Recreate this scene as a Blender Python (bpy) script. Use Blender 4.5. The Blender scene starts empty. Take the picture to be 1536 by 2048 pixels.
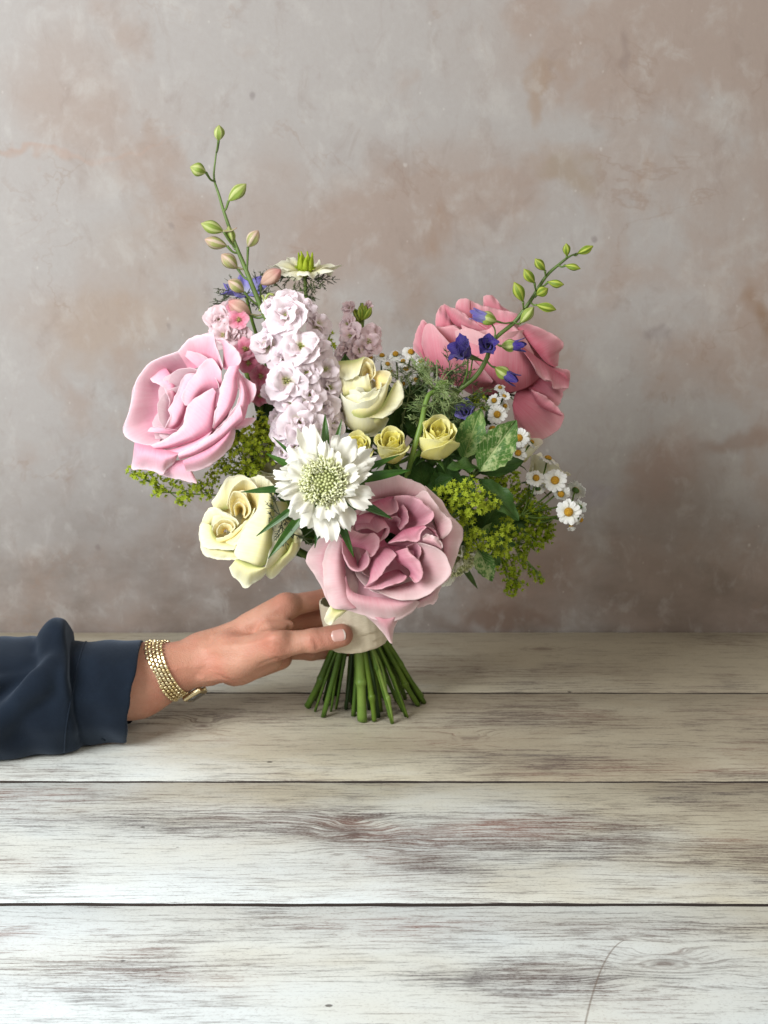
import bpy, math, random
import numpy as np
from mathutils import Vector, Matrix

SC = bpy.context.scene
COL = SC.collection
PI = math.pi

# ------------------------------------------------------------------ camera, world, lamps, exposure
CAM_POS = Vector((0.0, -1.246, 0.51))
PITCH = math.radians(14.27)
FPX = 3000.0                       # focal length in photograph pixels (1536 x 2048)
cam_d = bpy.data.cameras.new('camera')
cam = bpy.data.objects.new('camera', cam_d)
COL.objects.link(cam)
cam.location = CAM_POS
cam.rotation_euler = (PI / 2 - PITCH, 0, 0)
cam_d.sensor_fit = 'VERTICAL'
cam_d.sensor_height = 36.0
cam_d.lens = FPX / 2048.0 * 36.0
cam_d.clip_start = 0.02
cam_d.clip_end = 50
cam_d.dof.use_dof = True
cam_d.dof.focus_distance = 1.09
cam_d.dof.aperture_fstop = 16.0
SC.camera = cam
SC.render.resolution_x, SC.render.resolution_y = 768, 1024

world = bpy.data.worlds.new('World')
SC.world = world
world.use_nodes = True
wbg = world.node_tree.nodes['Background']
wbg.inputs['Color'].default_value = (1.0, 0.97, 0.93, 1)
wbg.inputs['Strength'].default_value = 0.22


def area_lamp(name, loc, target, sx, sy, power, col):
    ld = bpy.data.lights.new(name, 'AREA')
    ld.shape = 'RECTANGLE'
    ld.size, ld.size_y = sx, sy
    ld.energy = power
    ld.color = col
    o = bpy.data.objects.new(name, ld)
    COL.objects.link(o)
    o.location = loc
    d = Vector(target) - Vector(loc)
    o.rotation_euler = d.to_track_quat('-Z', 'Y').to_euler()
    return o


area_lamp('window_light', (-1.02, -0.98, 0.86), (0.05, 0.0, 0.16), 0.75, 0.9, 35.0, (0.955, 0.975, 1.0))
area_lamp('warm_fill_light', (0.75, -1.35, 1.25), (0.05, -0.2, 0.05), 0.8, 0.8, 9.5, (1.0, 0.92, 0.80))  # unseen fill lamp, added to warm and lift the right side

SC.view_settings.view_transform = 'Standard'
SC.view_settings.look = 'None'
SC.view_settings.exposure = 0.10
SC.view_settings.gamma = 1.0
SC.render.engine = 'CYCLES'
SC.cycles.use_denoising = True
SC.cycles.max_bounces = 8
SC.cycles.diffuse_bounces = 4
SC.cycles.transmission_bounces = 6
SC.cycles.transparent_max_bounces = 6
SC.cycles.caustics_reflective = False
SC.cycles.caustics_refractive = False

# ------------------------------------------------------------------ helpers
_F = Vector((0, math.cos(PITCH), -math.sin(PITCH)))
_U = Vector((0, math.sin(PITCH), math.cos(PITCH)))
_R = Vector((1, 0, 0))


def ray(px, py):
    return _F * FPX + _R * (px - 768.0) + _U * (1024.0 - py)


def P(px, py, y):
    """World point of a photograph pixel at depth plane y."""
    d = ray(px, py)
    return CAM_POS + d * ((y - CAM_POS.y) / d.y)


def G(px, py, z=0.0):
    """World point of a photograph pixel on the level z."""
    d = ray(px, py)
    return CAM_POS + d * ((z - CAM_POS.z) / d.z)


def M(p):
    """Metres per photograph pixel at a world point."""
    return (p - CAM_POS).dot(_F) / FPX


WM = {}


def link(o, parent=None, mw=None):
    COL.objects.link(o)
    mw = mw or Matrix.Identity(4)
    WM[o.name] = mw
    if parent is not None:
        o.parent = parent
        o.matrix_basis = WM[parent.name].inverted() @ mw
    else:
        o.matrix_basis = mw
    return o


def thing(name, label, cat, loc=(0, 0, 0), group=None):
    o = bpy.data.objects.new(name, None)
    o.empty_display_size = 0.01
    link(o, None, Matrix.Translation(Vector(loc)))
    o['label'] = label
    o['category'] = cat
    if group:
        o['group'] = group
    return o


def part(name, me, parent, mw=None, mat=None):
    if mat is not None and len(me.materials) == 0:
        me.materials.append(mat)
    o = bpy.data.objects.new(name, me)
    return link(o, parent, mw)


def mesh_np(name, V, F, UV=None, mat=None, smooth=True):
    """V (n,3); F list of index tuples or int array; UV (n,2) per vertex."""
    me = bpy.data.meshes.new(name)
    V = np.asarray(V, dtype=np.float64)
    if isinstance(F, np.ndarray):
        nf, k = F.shape
        me.vertices.add(len(V))
        me.vertices.foreach_set('co', V.astype(np.float32).ravel())
        me.loops.add(nf * k)
        me.loops.foreach_set('vertex_index', F.astype(np.int32).ravel())
        me.polygons.add(nf)
        me.polygons.foreach_set('loop_start', np.arange(nf, dtype=np.int32) * k)
        me.update(calc_edges=True)
        me.validate()
    else:
        me.from_pydata(V.tolist(), [], [tuple(int(i) for i in f) for f in F])
        me.update()
    if UV is not None:
        uvl = me.uv_layers.new(name='UVMap')
        li = np.empty(len(me.loops), dtype=np.int32)
        me.loops.foreach_get('vertex_index', li)
        uvl.data.foreach_set('uv', np.asarray(UV, dtype=np.float32)[li].ravel())
    if smooth:
        me.polygons.foreach_set('use_smooth', np.ones(len(me.polygons), dtype=bool))
    if mat is not None:
        me.materials.append(mat)
    return me


class MB:
    """Collects pieces for one mesh."""
    def __init__(self):
        self.V, self.F, self.T, self.n = [], [], [], 0

    def add(self, V, F, UV=None):
        V = np.asarray(V, float)
        self.V.append(V)
        self.T.append(np.zeros((len(V), 2)) if UV is None else np.asarray(UV, float))
        n = self.n
        self.F.extend([tuple(int(i) + n for i in f) for f in F])
        self.n += len(V)

    def mesh(self, name, mat=None, smooth=True):
        return mesh_np(name, np.concatenate(self.V), self.F, np.concatenate(self.T), mat, smooth)


def quads(nu, nv, off=0, flip=False):
    i, j = np.meshgrid(np.arange(nu - 1), np.arange(nv - 1), indexing='ij')
    a = i * nv + j
    q = np.stack([a, a + nv, a + nv + 1, a + 1], -1).reshape(-1, 4) + off
    return q[:, ::-1] if flip else q


def thick_grid(X, thick):
    """X (nu,nv,3) sheet -> closed thin shell: V, F, UV."""
    nu, nv = X.shape[:2]
    du = np.gradient(X, axis=0)
    dv = np.gradient(X, axis=1)
    N = np.cross(du, dv)
    N /= np.maximum(np.linalg.norm(N, axis=-1, keepdims=True), 1e-12)
    h = thick * 0.5
    A, B = X + N * h, X - N * h
    V = np.concatenate([A.reshape(-1, 3), B.reshape(-1, 3)])
    n = nu * nv
    F = [quads(nu, nv), quads(nu, nv, n, True)]
    idx = np.arange(n).reshape(nu, nv)
    loop = np.concatenate([idx[:, 0], idx[-1, 1:], idx[-2::-1, -1], idx[0, -2:0:-1]])
    m = len(loop)
    V = np.concatenate([V, V[loop], V[loop + n]])           # the rim has its own corners, so its shading stays crisp
    r = np.arange(m) + 2 * n
    nx = np.roll(r, -1)
    F.append(np.stack([r, r + m, nx + m, nx], -1)[:, ::-1])
    u, v = np.meshgrid(np.linspace(0, 1, nu), np.linspace(0, 1, nv), indexing='ij')
    uv = np.stack([u, v], -1).reshape(-1, 2)
    return V, np.concatenate(F), np.concatenate([uv, uv, uv[loop], uv[loop]])


def sstep(x, a=0.0, b=1.0):
    t = np.clip((np.asarray(x, float) - a) / (b - a), 0, 1)
    return t * t * (3 - 2 * t)


def catmull(pts, n):
    """Smooth points through pts, n per span; pts are vectors of any width."""
    pts = [np.asarray(p, float) for p in pts]
    if len(pts) == 2:
        return np.array([pts[0] + (pts[1] - pts[0]) * t for t in np.linspace(0, 1, n + 1)])
    ext = [2 * pts[0] - pts[1]] + pts + [2 * pts[-1] - pts[-2]]
    out = []
    for i in range(1, len(ext) - 2):
        p0, p1, p2, p3 = ext[i - 1:i + 3]
        for t in np.linspace(0, 1, n, endpoint=False):
            out.append(0.5 * ((2 * p1) + (-p0 + p2) * t + (2 * p0 - 5 * p1 + 4 * p2 - p3) * t * t + (-p0 + 3 * p1 - 3 * p2 + p3) * t ** 3))
    out.append(pts[-1])
    return np.array(out)


def tube(pts, rad, seg=8, n=5, cap=True, smooth=True):
    """Swept tube: V, F, UV. rad is one radius or one per control point."""
    pts = [np.asarray(p, float) for p in pts]
    if np.isscalar(rad):
        rad = [rad] * len(pts)
    C = catmull([np.append(p, r) for p, r in zip(pts, rad)], n) if smooth else np.array([np.append(p, r) for p, r in zip(pts, rad)])
    Q, Rr = C[:, :3], np.maximum(C[:, 3], 1e-5)
    T = np.gradient(Q, axis=0)
    T /= np.maximum(np.linalg.norm(T, axis=1, keepdims=True), 1e-12)
    ref = np.array([0.0, 0, 1]) if abs(T[0, 2]) < 0.9 else np.array([1.0, 0, 0])
    a = np.cross(T[0], ref)
    a /= np.linalg.norm(a)
    V, UV = [], []
    ang = np.linspace(0, 2 * PI, seg, endpoint=False)
    for k in range(len(Q)):
        a = a - T[k] * a.dot(T[k])
        a /= max(np.linalg.norm(a), 1e-12)
        b = np.cross(T[k], a)
        V.append(Q[k] + Rr[k] * (np.cos(ang)[:, None] * a + np.sin(ang)[:, None] * b))
        UV.append(np.stack([ang / (2 * PI), np.full(seg, k / (len(Q) - 1))], -1))
    V = np.concatenate(V)
    UV = np.concatenate(UV)
    F = []
    for k in range(len(Q) - 1):
        for i in range(seg):
            j = (i + 1) % seg
            F.append((k * seg + i, k * seg + j, (k + 1) * seg + j, (k + 1) * seg + i))
    if cap:
        F.append(tuple(range(seg - 1, -1, -1)))
        F.append(tuple((len(Q) - 1) * seg + i for i in range(seg)))
    return V, F, UV


def lathe(prof, seg=16, wob=None):
    """prof list of (r,z) -> V, F, UV about +Z, closed at ends where r is tiny."""
    prof = np.asarray(prof, float)
    ang = np.linspace(0, 2 * PI, seg, endpoint=False)
    V, UV = [], []
    for k, (r, z) in enumerate(prof):
        rr = r * (1 + (wob(ang, k / (len(prof) - 1)) if wob else 0))
        V.append(np.stack([rr * np.cos(ang), rr * np.sin(ang), np.full(seg, z)], -1))
        UV.append(np.stack([ang / (2 * PI), np.full(seg, k / (len(prof) - 1))], -1))
    F = []
    for k in range(len(prof) - 1):
        for i in range(seg):
            j = (i + 1) % seg
            F.append((k * seg + i, k * seg + j, (k + 1) * seg + j, (k + 1) * seg + i))
    F.append(tuple(range(seg - 1, -1, -1)))
    F.append(tuple((len(prof) - 1) * seg + i for i in range(seg)))
    return np.concatenate(V), F, np.concatenate(UV)


def xf(V, mw):
    A = np.array(mw)
    return np.asarray(V) @ A[:3, :3].T + A[:3, 3]


def frame(pos, axis, roll=0.0, scale=1.0):
    """Matrix with local +Z along axis, local +X towards the picture's right, then rolled."""
    z = Vector(axis).normalized()
    x = Vector((1, 0, 0))
    x = x - z * x.dot(z)
    if x.length < 0.15:
        x = Vector((0, -1, 0)) - z * Vector((0, -1, 0)).dot(z)
    x.normalize()
    y = z.cross(x)
    m = Matrix((x, y, z)).transposed().to_4x4()
    return Matrix.Translation(Vector(pos)) @ m @ Matrix.Rotation(math.radians(roll), 4, 'Z') @ Matrix.Scale(scale, 4)


# ------------------------------------------------------------------ node helper
class NT:
    def __init__(self, name):
        self.m = bpy.data.materials.new(name)
        self.m.use_nodes = True
        self.t = self.m.node_tree
        self.bsdf = self.t.nodes['Principled BSDF']
        self.out = self.t.nodes['Material Output']

    def n(self, typ, ins=None, **kw):
        nd = self.t.nodes.new(typ)
        for k, v in kw.items():
            setattr(nd, k, v)
        for k, v in (ins or {}).items():
            self.set(nd.inputs[k], v)
        return nd

    def set(self, sock, v):
        if isinstance(v, bpy.types.NodeSocket):
            self.t.links.new(v, sock)
        elif isinstance(v, (tuple, list)) and len(v) == 3 and sock.type == 'RGBA':
            sock.default_value = (*v, 1)
        else:
            sock.default_value = v

    def math(self, op, a, b=0.0, c=0.0, clamp=False):
        nd = self.n('ShaderNodeMath', operation=op, use_clamp=clamp)
        self.set(nd.inputs[0], a)
        self.set(nd.inputs[1], b)
        self.set(nd.inputs[2], c)
        return nd.outputs[0]

    def noise(self, vec, scale, detail=3.0, rough=0.5, dist=0.0):
        return self.n('ShaderNodeTexNoise', {'Vector': vec, 'Scale': scale, 'Detail': detail, 'Roughness': rough, 'Distortion': dist}).outputs['Fac']

    def map(self, vec, scale=(1, 1, 1), loc=(0, 0, 0), rot=(0, 0, 0)):
        return self.n('ShaderNodeMapping', {'Vector': vec, 'Scale': scale, 'Location': loc, 'Rotation': rot}).outputs[0]

    def ss(self, x, a, b, lo=0.0, hi=1.0):
        nd = self.n('ShaderNodeMapRange', {'Value': x, 'From Min': a, 'From Max': b, 'To Min': lo, 'To Max': hi}, interpolation_type='SMOOTHSTEP')
        return nd.outputs[0]

    def mix(self, f, a, b, mode='MIX'):
        nd = self.n('ShaderNodeMix', data_type='RGBA', blend_type=mode)
        self.set(nd.inputs[0], f)
        self.set(nd.inputs[6], a)
        self.set(nd.inputs[7], b)
        return nd.outputs[2]

    def ramp(self, f, stops):
        nd = self.n('ShaderNodeValToRGB', {'Fac': f})
        e = nd.color_ramp.elements
        while len(e) < len(stops):
            e.new(0.5)
        for el, (p, c) in zip(e, stops):
            el.position = p
            el.color = (*c, 1)
        return nd.outputs[0]

    def bump(self, h, strength, dist):
        return self.n('ShaderNodeBump', {'Height': h, 'Strength': strength, 'Distance': dist}).outputs[0]

    def pos(self):
        return self.n('ShaderNodeNewGeometry').outputs['Position']

    def objc(self):
        return self.n('ShaderNodeTexCoord').outputs['Object']

    def uv(self):
        return self.n('ShaderNodeTexCoord').outputs['UV']

    def sep(self, v):
        return self.n('ShaderNodeSeparateXYZ', {0: v}).outputs

    def comb(self, x, y, z):
        return self.n('ShaderNodeCombineXYZ', {0: x, 1: y, 2: z}).outputs[0]

    def rnd(self):
        return self.n('ShaderNodeObjectInfo').outputs['Random']


def plain(name, col, rough=0.6, metal=0.0, spec=0.4):
    t = NT(name)
    t.set(t.bsdf.inputs['Base Color'], col)
    t.bsdf.inputs['Roughness'].default_value = rough
    t.bsdf.inputs['Metallic'].default_value = metal
    t.bsdf.inputs['Specular IOR Level'].default_value = spec
    return t


def leafy(t, colour, transl, tcol_gain=1.0, rough=0.55, spec=0.3, normal=None):
    """Principled surface mixed with translucency, as thin petals and leaves are."""
    b = t.bsdf
    t.set(b.inputs['Base Color'], colour)
    b.inputs['Roughness'].default_value = rough
    b.inputs['Specular IOR Level'].default_value = spec
    tr = t.n('ShaderNodeBsdfTranslucent', {'Color': colour})
    mx = t.n('ShaderNodeMixShader', {0: transl, 1: b.outputs[0], 2: tr.outputs[0]})
    if normal is not None:
        t.set(b.inputs['Normal'], normal)
        t.set(tr.inputs['Normal'], normal)
    t.t.links.new(mx.outputs[0], t.out.inputs['Surface'])
    return t.m


def petal_mat(name, base, mid, edge, transl=0.3, vein=0.0, rough=0.72, var=0.07, green=None):
    """Petal pigment running from base to rim along v, with faint veins and a little mottling."""
    t = NT(name)
    uv = t.uv()
    s = t.sep(uv)
    nz = t.noise(t.map(t.objc(), (1, 1, 1)), 90.0, 3.0, 0.6)
    v = t.math('ADD', s[1], t.math('MULTIPLY', t.math('SUBTRACT', nz, 0.5), 0.25))
    c = t.ramp(v, [(0.0, base), (0.5, mid), (0.93, edge), (1.0, edge)])
    st = t.noise(t.comb(t.math('MULTIPLY', s[0], 48.0), t.math('MULTIPLY', s[1], 2.4), t.math('MULTIPLY', t.rnd(), 9.0)), 1.0, 4.0, 0.6)
    hv = t.n('ShaderNodeHueSaturation', {'Color': c, 'Hue': 0.5, 'Saturation': t.ss(st, 0.3, 0.7, 1.0 + vein, 1.0 - vein), 'Value': t.math('ADD', 1.0 - var, t.math('MULTIPLY', t.math('ADD', t.rnd(), st), var))}).outputs[0]
    if green is not None:
        hv = t.mix(t.ss(s[1], 0.0, 0.25, 0.85, 0.0), hv, green)
    nrm = t.bump(t.math('ADD', t.math('MULTIPLY', st, .6), t.math('MULTIPLY', nz, .7)), 0.2, 0.0012)
    t.bsdf.inputs['Sheen Weight'].default_value = 0.12
    t.bsdf.inputs['Sheen Roughness'].default_value = 0.6
    return leafy(t, hv, transl, rough=rough, spec=.14, normal=nrm)


def green_mat(name, a, b, transl=0.2, scale=60.0, rough=0.45, spec=0.4):
    t = NT(name)
    nz = t.noise(t.objc(), scale, 4.0, 0.6)
    c = t.mix(t.ss(t.math('ADD', nz, t.math('MULTIPLY', t.math('SUBTRACT', t.rnd(), 0.5), 0.35)), 0.3, 0.7), a, b)
    return leafy(t, c, transl, rough=rough, spec=spec, normal=t.bump(nz, 0.15, 0.001))

# ------------------------------------------------------------------ plaster wall
WALL_Y = 0.2514
SEAMS = [0.0734, -0.1243, -0.3225, -0.5205, -0.7185, -0.9165]


def wall_material():
    t = NT('worn_plaster')
    p = t.pos()
    s = t.sep(p)
    X, Z = s[0], s[2]
    flat = t.comb(X, 0.0, Z)
    warp = t.noise(flat, 7.0, 4.0, 0.6)
    warp2 = t.noise(t.map(flat, loc=(5, 0, 3)), 7.0, 4.0, 0.6)
    wx = t.math('ADD', X, t.math('MULTIPLY', t.math('SUBTRACT', warp, 0.5), 0.16))
    wz = t.math('ADD', Z, t.math('MULTIPLY', t.math('SUBTRACT', warp2, 0.5), 0.16))

    def blot(px, py, rx, rz, soft=0.55):
        c = P(px, py, WALL_Y)
        dx = t.math('DIVIDE', t.math('SUBTRACT', wx, c.x), rx)
        dz = t.math('DIVIDE', t.math('SUBTRACT', wz, c.z), rz)
        d = t.math('SQRT', t.math('ADD', t.math('MULTIPLY', dx, dx), t.math('MULTIPLY', dz, dz)))
        return t.ss(d, 1.0 + soft, 1.0 - soft)

    big = t.noise(t.map(flat, loc=(1.7, 0, 0.4)), 3.2, 6.0, 0.58, 0.4)
    mid = t.noise(t.map(flat, loc=(4.1, 0, 2.2)), 10.0, 5.0, 0.55, 0.3)
    m = t.math('ADD', t.math('MULTIPLY', big, 0.62), t.math('MULTIPLY', mid, 0.38))
    # plaster greyer towards one side of the sheet, pinker to the other
    m = t.math('ADD', m, t.math('MULTIPLY', X, 0.16))
    pink = t.ss(m, 0.45, 0.58)
    for (bx, by, rx, rz, w) in ((960, 190, .05, .06, -.95), (850, 40, .06, .04, -.7), (890, 260, .035, .04, -.5), (60, 470, .09, .14, -.8), (560, 160, .16, .1, -.5), (1290, 330, .12, .09, -.35),
                                (420, 830, .10, .09, -.3), (1180, 900, .06, .09, -.6), (1060, 400, .05, .05, -.3),
                                (150, 180, .06, .05, .5), (900, 380, .10, .05, .6), (750, 480, .10, .06, .55), (1220, 80, .13, .06, .5), (600, 450, .07, .06, .5),
                                (230, 270, .08, .05, .35), (1330, 930, .045, .055, .55), (200, 640, .09, .04, .4)):
        pink = t.math('ADD', pink, t.math('MULTIPLY', blot(bx, by, rx, rz), w), clamp=True)
    c = t.mix(pink, (0.330, 0.310, 0.293), (0.300, 0.242, 0.207))
    # chalky lime bloom
    chalk = t.noise(t.map(flat, loc=(9, 0, 1)), 16.0, 6.0, 0.6, 0.2)
    c = t.mix(t.ss(chalk, 0.52, 0.75, 0.0, 0.5), c, (0.415, 0.398, 0.372))
    # ochre and umber stains
    st = t.noise(t.map(flat, (1, 1, 0.8), (2.2, 0, 7)), 6.5, 5.0, 0.65, 0.8)
    c = t.mix(t.ss(st, 0.60, 0.76, 0.0, 0.55), c, (0.26, 0.16, 0.10))
    for (bx, by, rx, rz, w, col) in ((1074, 180, .008, .026, .55, (0.27, 0.18, 0.115)), (1100, 135, .02, .005, .30, (0.27, 0.19, 0.13)), (1140, 365, .022, .012, .5, (0.25, 0.18, 0.11)), (1100, 330, .03, .010, .3, (0.28, 0.19, 0.13)),
                                     (1310, 690, .014, .011, .6, (0.17, 0.14, 0.14)), (1525, 610, .012, .03, .6, (0.2, 0.11, 0.05)), (1310, 930, .03, .04, .4, (0.28, 0.17, 0.13)),
                                     (20, 315, .05, .004, .45, (0.33, 0.23, 0.18)), (180, 310, .10, .003, .3, (0.36, 0.25, 0.2)), (1240, 120, .006, .012, .5, (0.2, 0.15, 0.13)), (1170, 1000, .02, .012, .35, (.27, .25, .30)),
                                     (1000, 1240, .06, .008, .7, (0.17, 0.10, 0.07)), (1060, 1180, .05, .03, .4, (0.22, 0.13, 0.09)), (1330, 1050, .05, .05, .35, (.22, .16, .13)), (1450, 860, .03, .012, .5, (.22, .14, .10)),
                                     (230, 660, .07, .03, .35, (.32, .22, .14)), (290, 520, .05, .03, .25, (.30, .22, .16))):
        c = t.mix(t.math('MULTIPLY', blot(bx, by, rx, rz, 0.7), w), c, col)
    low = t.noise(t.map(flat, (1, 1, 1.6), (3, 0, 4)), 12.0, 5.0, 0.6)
    c = t.mix(t.math('MULTIPLY', t.ss(Z, 0.24, 0.0), t.ss(low, 0.35, 0.7, 0.32, 0.80)), c, (0.135, 0.104, 0.083))  # brown grime, and weaker light low on the wall painted in with it
    # flecks: chips of white, pits of dark
    for sc_, loc, lo, hi, col, amt in ((42.0, (0, 0, 0), 0.06, 0.0, (0.56, 0.54, 0.50), 0.45), (24.0, (7, 0, 3), 0.06, 0.02, (0.14, 0.11, 0.11), 0.45), (85.0, (3, 0, 9), 0.08, 0.0, (0.56, 0.52, 0.47), 0.35)):
        vo = t.n('ShaderNodeTexVoronoi', {'Vector': t.map(flat, (1, 1, 0.8), loc), 'Scale': sc_, 'Randomness': 1.0})
        keep = t.ss(t.sep(vo.outputs['Color'])[0], 0.78, 0.82)
        soft = t.noise(t.map(flat, loc=loc), sc_ * 3, 2.0, 0.5)
        d = t.math('ADD', vo.outputs['Distance'], t.math('MULTIPLY', t.math('SUBTRACT', soft, 0.5), 0.22))
        c = t.mix(t.math('MULTIPLY', t.math('MULTIPLY', t.ss(d, lo * 1.6, hi), keep), amt), c, col)
    bloom2 = t.noise(t.map(flat, (1, 1, .7), (2, 0, 6)), 38.0, 5.0, 0.65, 0.4)
    c = t.mix(t.ss(bloom2, 0.50, 0.72, 0.0, 0.34), c, (0.43, 0.415, 0.39))
    bloom3 = t.noise(t.map(flat, (1.3, 1, .8), (8, 0, 1)), 27.0, 5.0, 0.65, 0.6)
    c = t.mix(t.ss(bloom3, 0.52, 0.74, 0.0, 0.30), c, (0.20, 0.145, 0.118))
    vein = t.math('ABSOLUTE', t.math('SUBTRACT', t.noise(t.map(flat, loc=(3, 0, 5)), 5.0, 6.0, 0.6, 0.5), 0.5))
    c = t.mix(t.math('MULTIPLY', t.ss(vein, 0.010, 0.0), t.ss(mid, 0.45, 0.65, 0.0, 0.35)), c, (0.24, 0.17, 0.13))
    fine = t.noise(flat, 160.0, 4.0, 0.7)
    c = t.mix(t.ss(fine, 0.3, 0.75, 0.0, 0.10), c, (0.2, 0.16, 0.14))
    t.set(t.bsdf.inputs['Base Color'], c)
    t.bsdf.inputs['Roughness'].default_value = 0.75
    t.bsdf.inputs['Specular IOR Level'].default_value = 0.25
    h = t.math('ADD', t.math('MULTIPLY', mid, 0.7), t.math('MULTIPLY', fine, 0.25))
    t.set(t.bsdf.inputs['Normal'], t.bump(h, 0.25, 0.004))
    return t.m


def box_mesh(name, x0, x1, y0, y1, z0, z1, mat, bev=0.0):
    import bmesh
    bm = bmesh.new()
    bmesh.ops.create_cube(bm, size=1.0)
    bmesh.ops.scale(bm, vec=(x1 - x0, y1 - y0, z1 - z0), verts=bm.verts)
    bmesh.ops.translate(bm, vec=((x0 + x1) / 2, (y0 + y1) / 2, (z0 + z1) / 2), verts=bm.verts)
    if bev:
        bmesh.ops.bevel(bm, geom=list(bm.edges), offset=bev, segments=2, profile=0.6, affect='EDGES')
    me = bpy.data.meshes.new(name)
    bm.to_mesh(me)
    bm.free()
    me.materials.append(mat)
    return me


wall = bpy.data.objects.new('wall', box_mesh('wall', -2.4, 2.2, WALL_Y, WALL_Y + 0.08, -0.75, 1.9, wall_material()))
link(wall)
wall['kind'] = 'structure'


# ------------------------------------------------------------------ whitewashed plank table
def wood_material():
    t = NT('whitewashed_wood')
    p = t.pos()
    s = t.sep(p)
    rnd = t.rnd()
    X = t.math('ADD', s[0], t.math('MULTIPLY', rnd, 7.0))
    Y0 = s[1]
    XR = s[0]
    # grain lines bend round the knots
    bend = t.math('MULTIPLY', t.math('SUBTRACT', t.noise(t.comb(t.math('MULTIPLY', X, 3.0), t.math('MULTIPLY', Y0, 7.0), 0.0), 1.0, 3.0, 0.5), 0.5), 0.022)
    Y = t.math('ADD', Y0, bend)
    knots = []
    for (kx, ky, rx, ry) in ((708, 1668, .026, .018), (940, 1478, .020, .009), (1085, 1299, .026, .012), (405, 1452, .016, .012), (1330, 1925, .03, .014)):
        if rx == 0:
            continue
        c = G(kx, ky)
        dx = t.math('DIVIDE', t.math('SUBTRACT', XR, c.x), rx)
        dy = t.math('DIVIDE', t.math('SUBTRACT', Y0, c.y), ry)
        d = t.math('SQRT', t.math('ADD', t.math('MULTIPLY', dx, dx), t.math('MULTIPLY', dy, dy)))
        knots.append(d)
        fall = t.ss(d, 2.6, 0.2)
        Y = t.math('ADD', Y, t.math('MULTIPLY', fall, t.math('MULTIPLY', dy, 0.010)))
        Y = t.math('ADD', Y, t.math('MULTIPLY', t.math('MULTIPLY', t.ss(d, 1.5, 0.3), d), 0.014))
    g1 = t.noise(t.comb(t.math('MULTIPLY', X, 17.0), t.math('MULTIPLY', Y, 330.0), rnd), 1.0, 4.0, 0.7)
    g2 = t.noise(t.comb(t.math('MULTIPLY', X, 55.0), t.math('MULTIPLY', Y, 900.0), rnd), 1.0, 2.0, 0.7)
    g3 = t.noise(t.comb(t.math('MULTIPLY', X, 4.5), t.math('MULTIPLY', Y, 90.0), rnd), 1.0, 4.0, 0.6)
    grit = t.noise(t.comb(t.math('MULTIPLY', X, 420.0), t.math('MULTIPLY', Y0, 760.0), rnd), 1.0, 3.0, 0.75)
    wear = t.noise(t.comb(t.math('MULTIPLY', X, 7.0), t.math('MULTIPLY', Y0, 10.0), rnd), 1.0, 5.0, 0.6, 0.3)
    wear = t.ss(wear, 0.38, 0.76, 0.0, 0.66)
    for (bx, by, rx, ry, w) in ((1080, 1660, .10, .045, .75), (850, 1720, .07, .05, .5), (700, 1660, .05, .045, .5), (550, 1670, .07, .025, .4), (330, 1640, .16, .03, .45), (100, 1590, .16, .02, .45), (1370, 1590, .04, .03, .5), (1400, 1710, .13, .03, .45),
                                (1120, 1850, .12, .02, .5), (870, 1950, .04, .015, .5), (1480, 1860, .10, .02, .45), (60, 1960, .12, .03, .35), (400, 1930, .12, .02, .3), (1180, 1530, .12, .02, .5), (1500, 1550, .07, .02, .6), (1250, 1500, .14, .02, .3), (1120, 1440, .16, .03, .3),
                                (420, 1430, .1, .03, .4), (1160, 1960, .08, .03, .3)):
        c = G(bx, by)
        dx = t.math('DIVIDE', t.math('SUBTRACT', XR, c.x), rx)
        dy = t.math('DIVIDE', t.math('SUBTRACT', Y0, c.y), ry)
        d = t.math('ADD', t.math('SQRT', t.math('ADD', t.math('MULTIPLY', dx, dx), t.math('MULTIPLY', dy, dy))), t.math('MULTIPLY', t.math('SUBTRACT', g3, 0.5), 1.2))
        wear = t.math('ADD', wear, t.math('MULTIPLY', t.ss(d, 1.3, 0.1), w), clamp=True)
    # limewash tint: cool white, cream, tan, with shade painted in towards the wall
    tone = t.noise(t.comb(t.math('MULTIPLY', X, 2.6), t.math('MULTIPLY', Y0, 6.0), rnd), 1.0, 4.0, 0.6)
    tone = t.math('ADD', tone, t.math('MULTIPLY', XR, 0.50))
    tone = t.math('ADD', tone, t.math('MULTIPLY', t.math('ADD', Y0, 0.30), 0.80))  # light falling off to the back boards, put into the tint
    shaded_wash = t.ramp(tone, [(0.38, (0.645, 0.70, 0.70)), (0.56, (0.625, 0.645, 0.595)), (0.70, (0.53, 0.50, 0.39)), (0.86, (0.40, 0.355, 0.262))])
    lines = t.math('ADD', t.math('MULTIPLY', g1, 0.62), t.math('MULTIPLY', g2, 0.38))
    dark = t.ss(t.math('ADD', lines, t.math('MULTIPLY', wear, 0.13)), 0.53, 0.66)
    dark = t.math('MULTIPLY', dark, t.ss(grit, 0.25, 0.60, 0.55, 1.0))
    speck = t.math('MULTIPLY', t.ss(grit, 0.54, 0.66), t.math('ADD', 0.34, t.math('MULTIPLY', wear, 0.6)))
    hue = t.noise(t.comb(t.math('MULTIPLY', X, 6.0), t.math('MULTIPLY', Y0, 16.0), 3.0), 1.0, 2.0, 0.5)
    bare = t.ramp(hue, [(0.35, (0.085, 0.07, 0.07)), (0.55, (0.12, 0.075, 0.06)), (0.70, (0.20, 0.08, 0.055))])
    c = t.mix(t.math('MULTIPLY', wear, t.ss(g3, 0.3, 0.7, 0.14, 0.46)), shaded_wash, t.mix(0.35, bare, (0.30, 0.24, 0.21)))
    c = t.mix(t.math('MULTIPLY', dark, t.math('ADD', 0.50, t.math('MULTIPLY', wear, 0.45))), c, bare)
    c = t.mix(t.math('MULTIPLY', speck, 0.65), c, bare)
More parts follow.
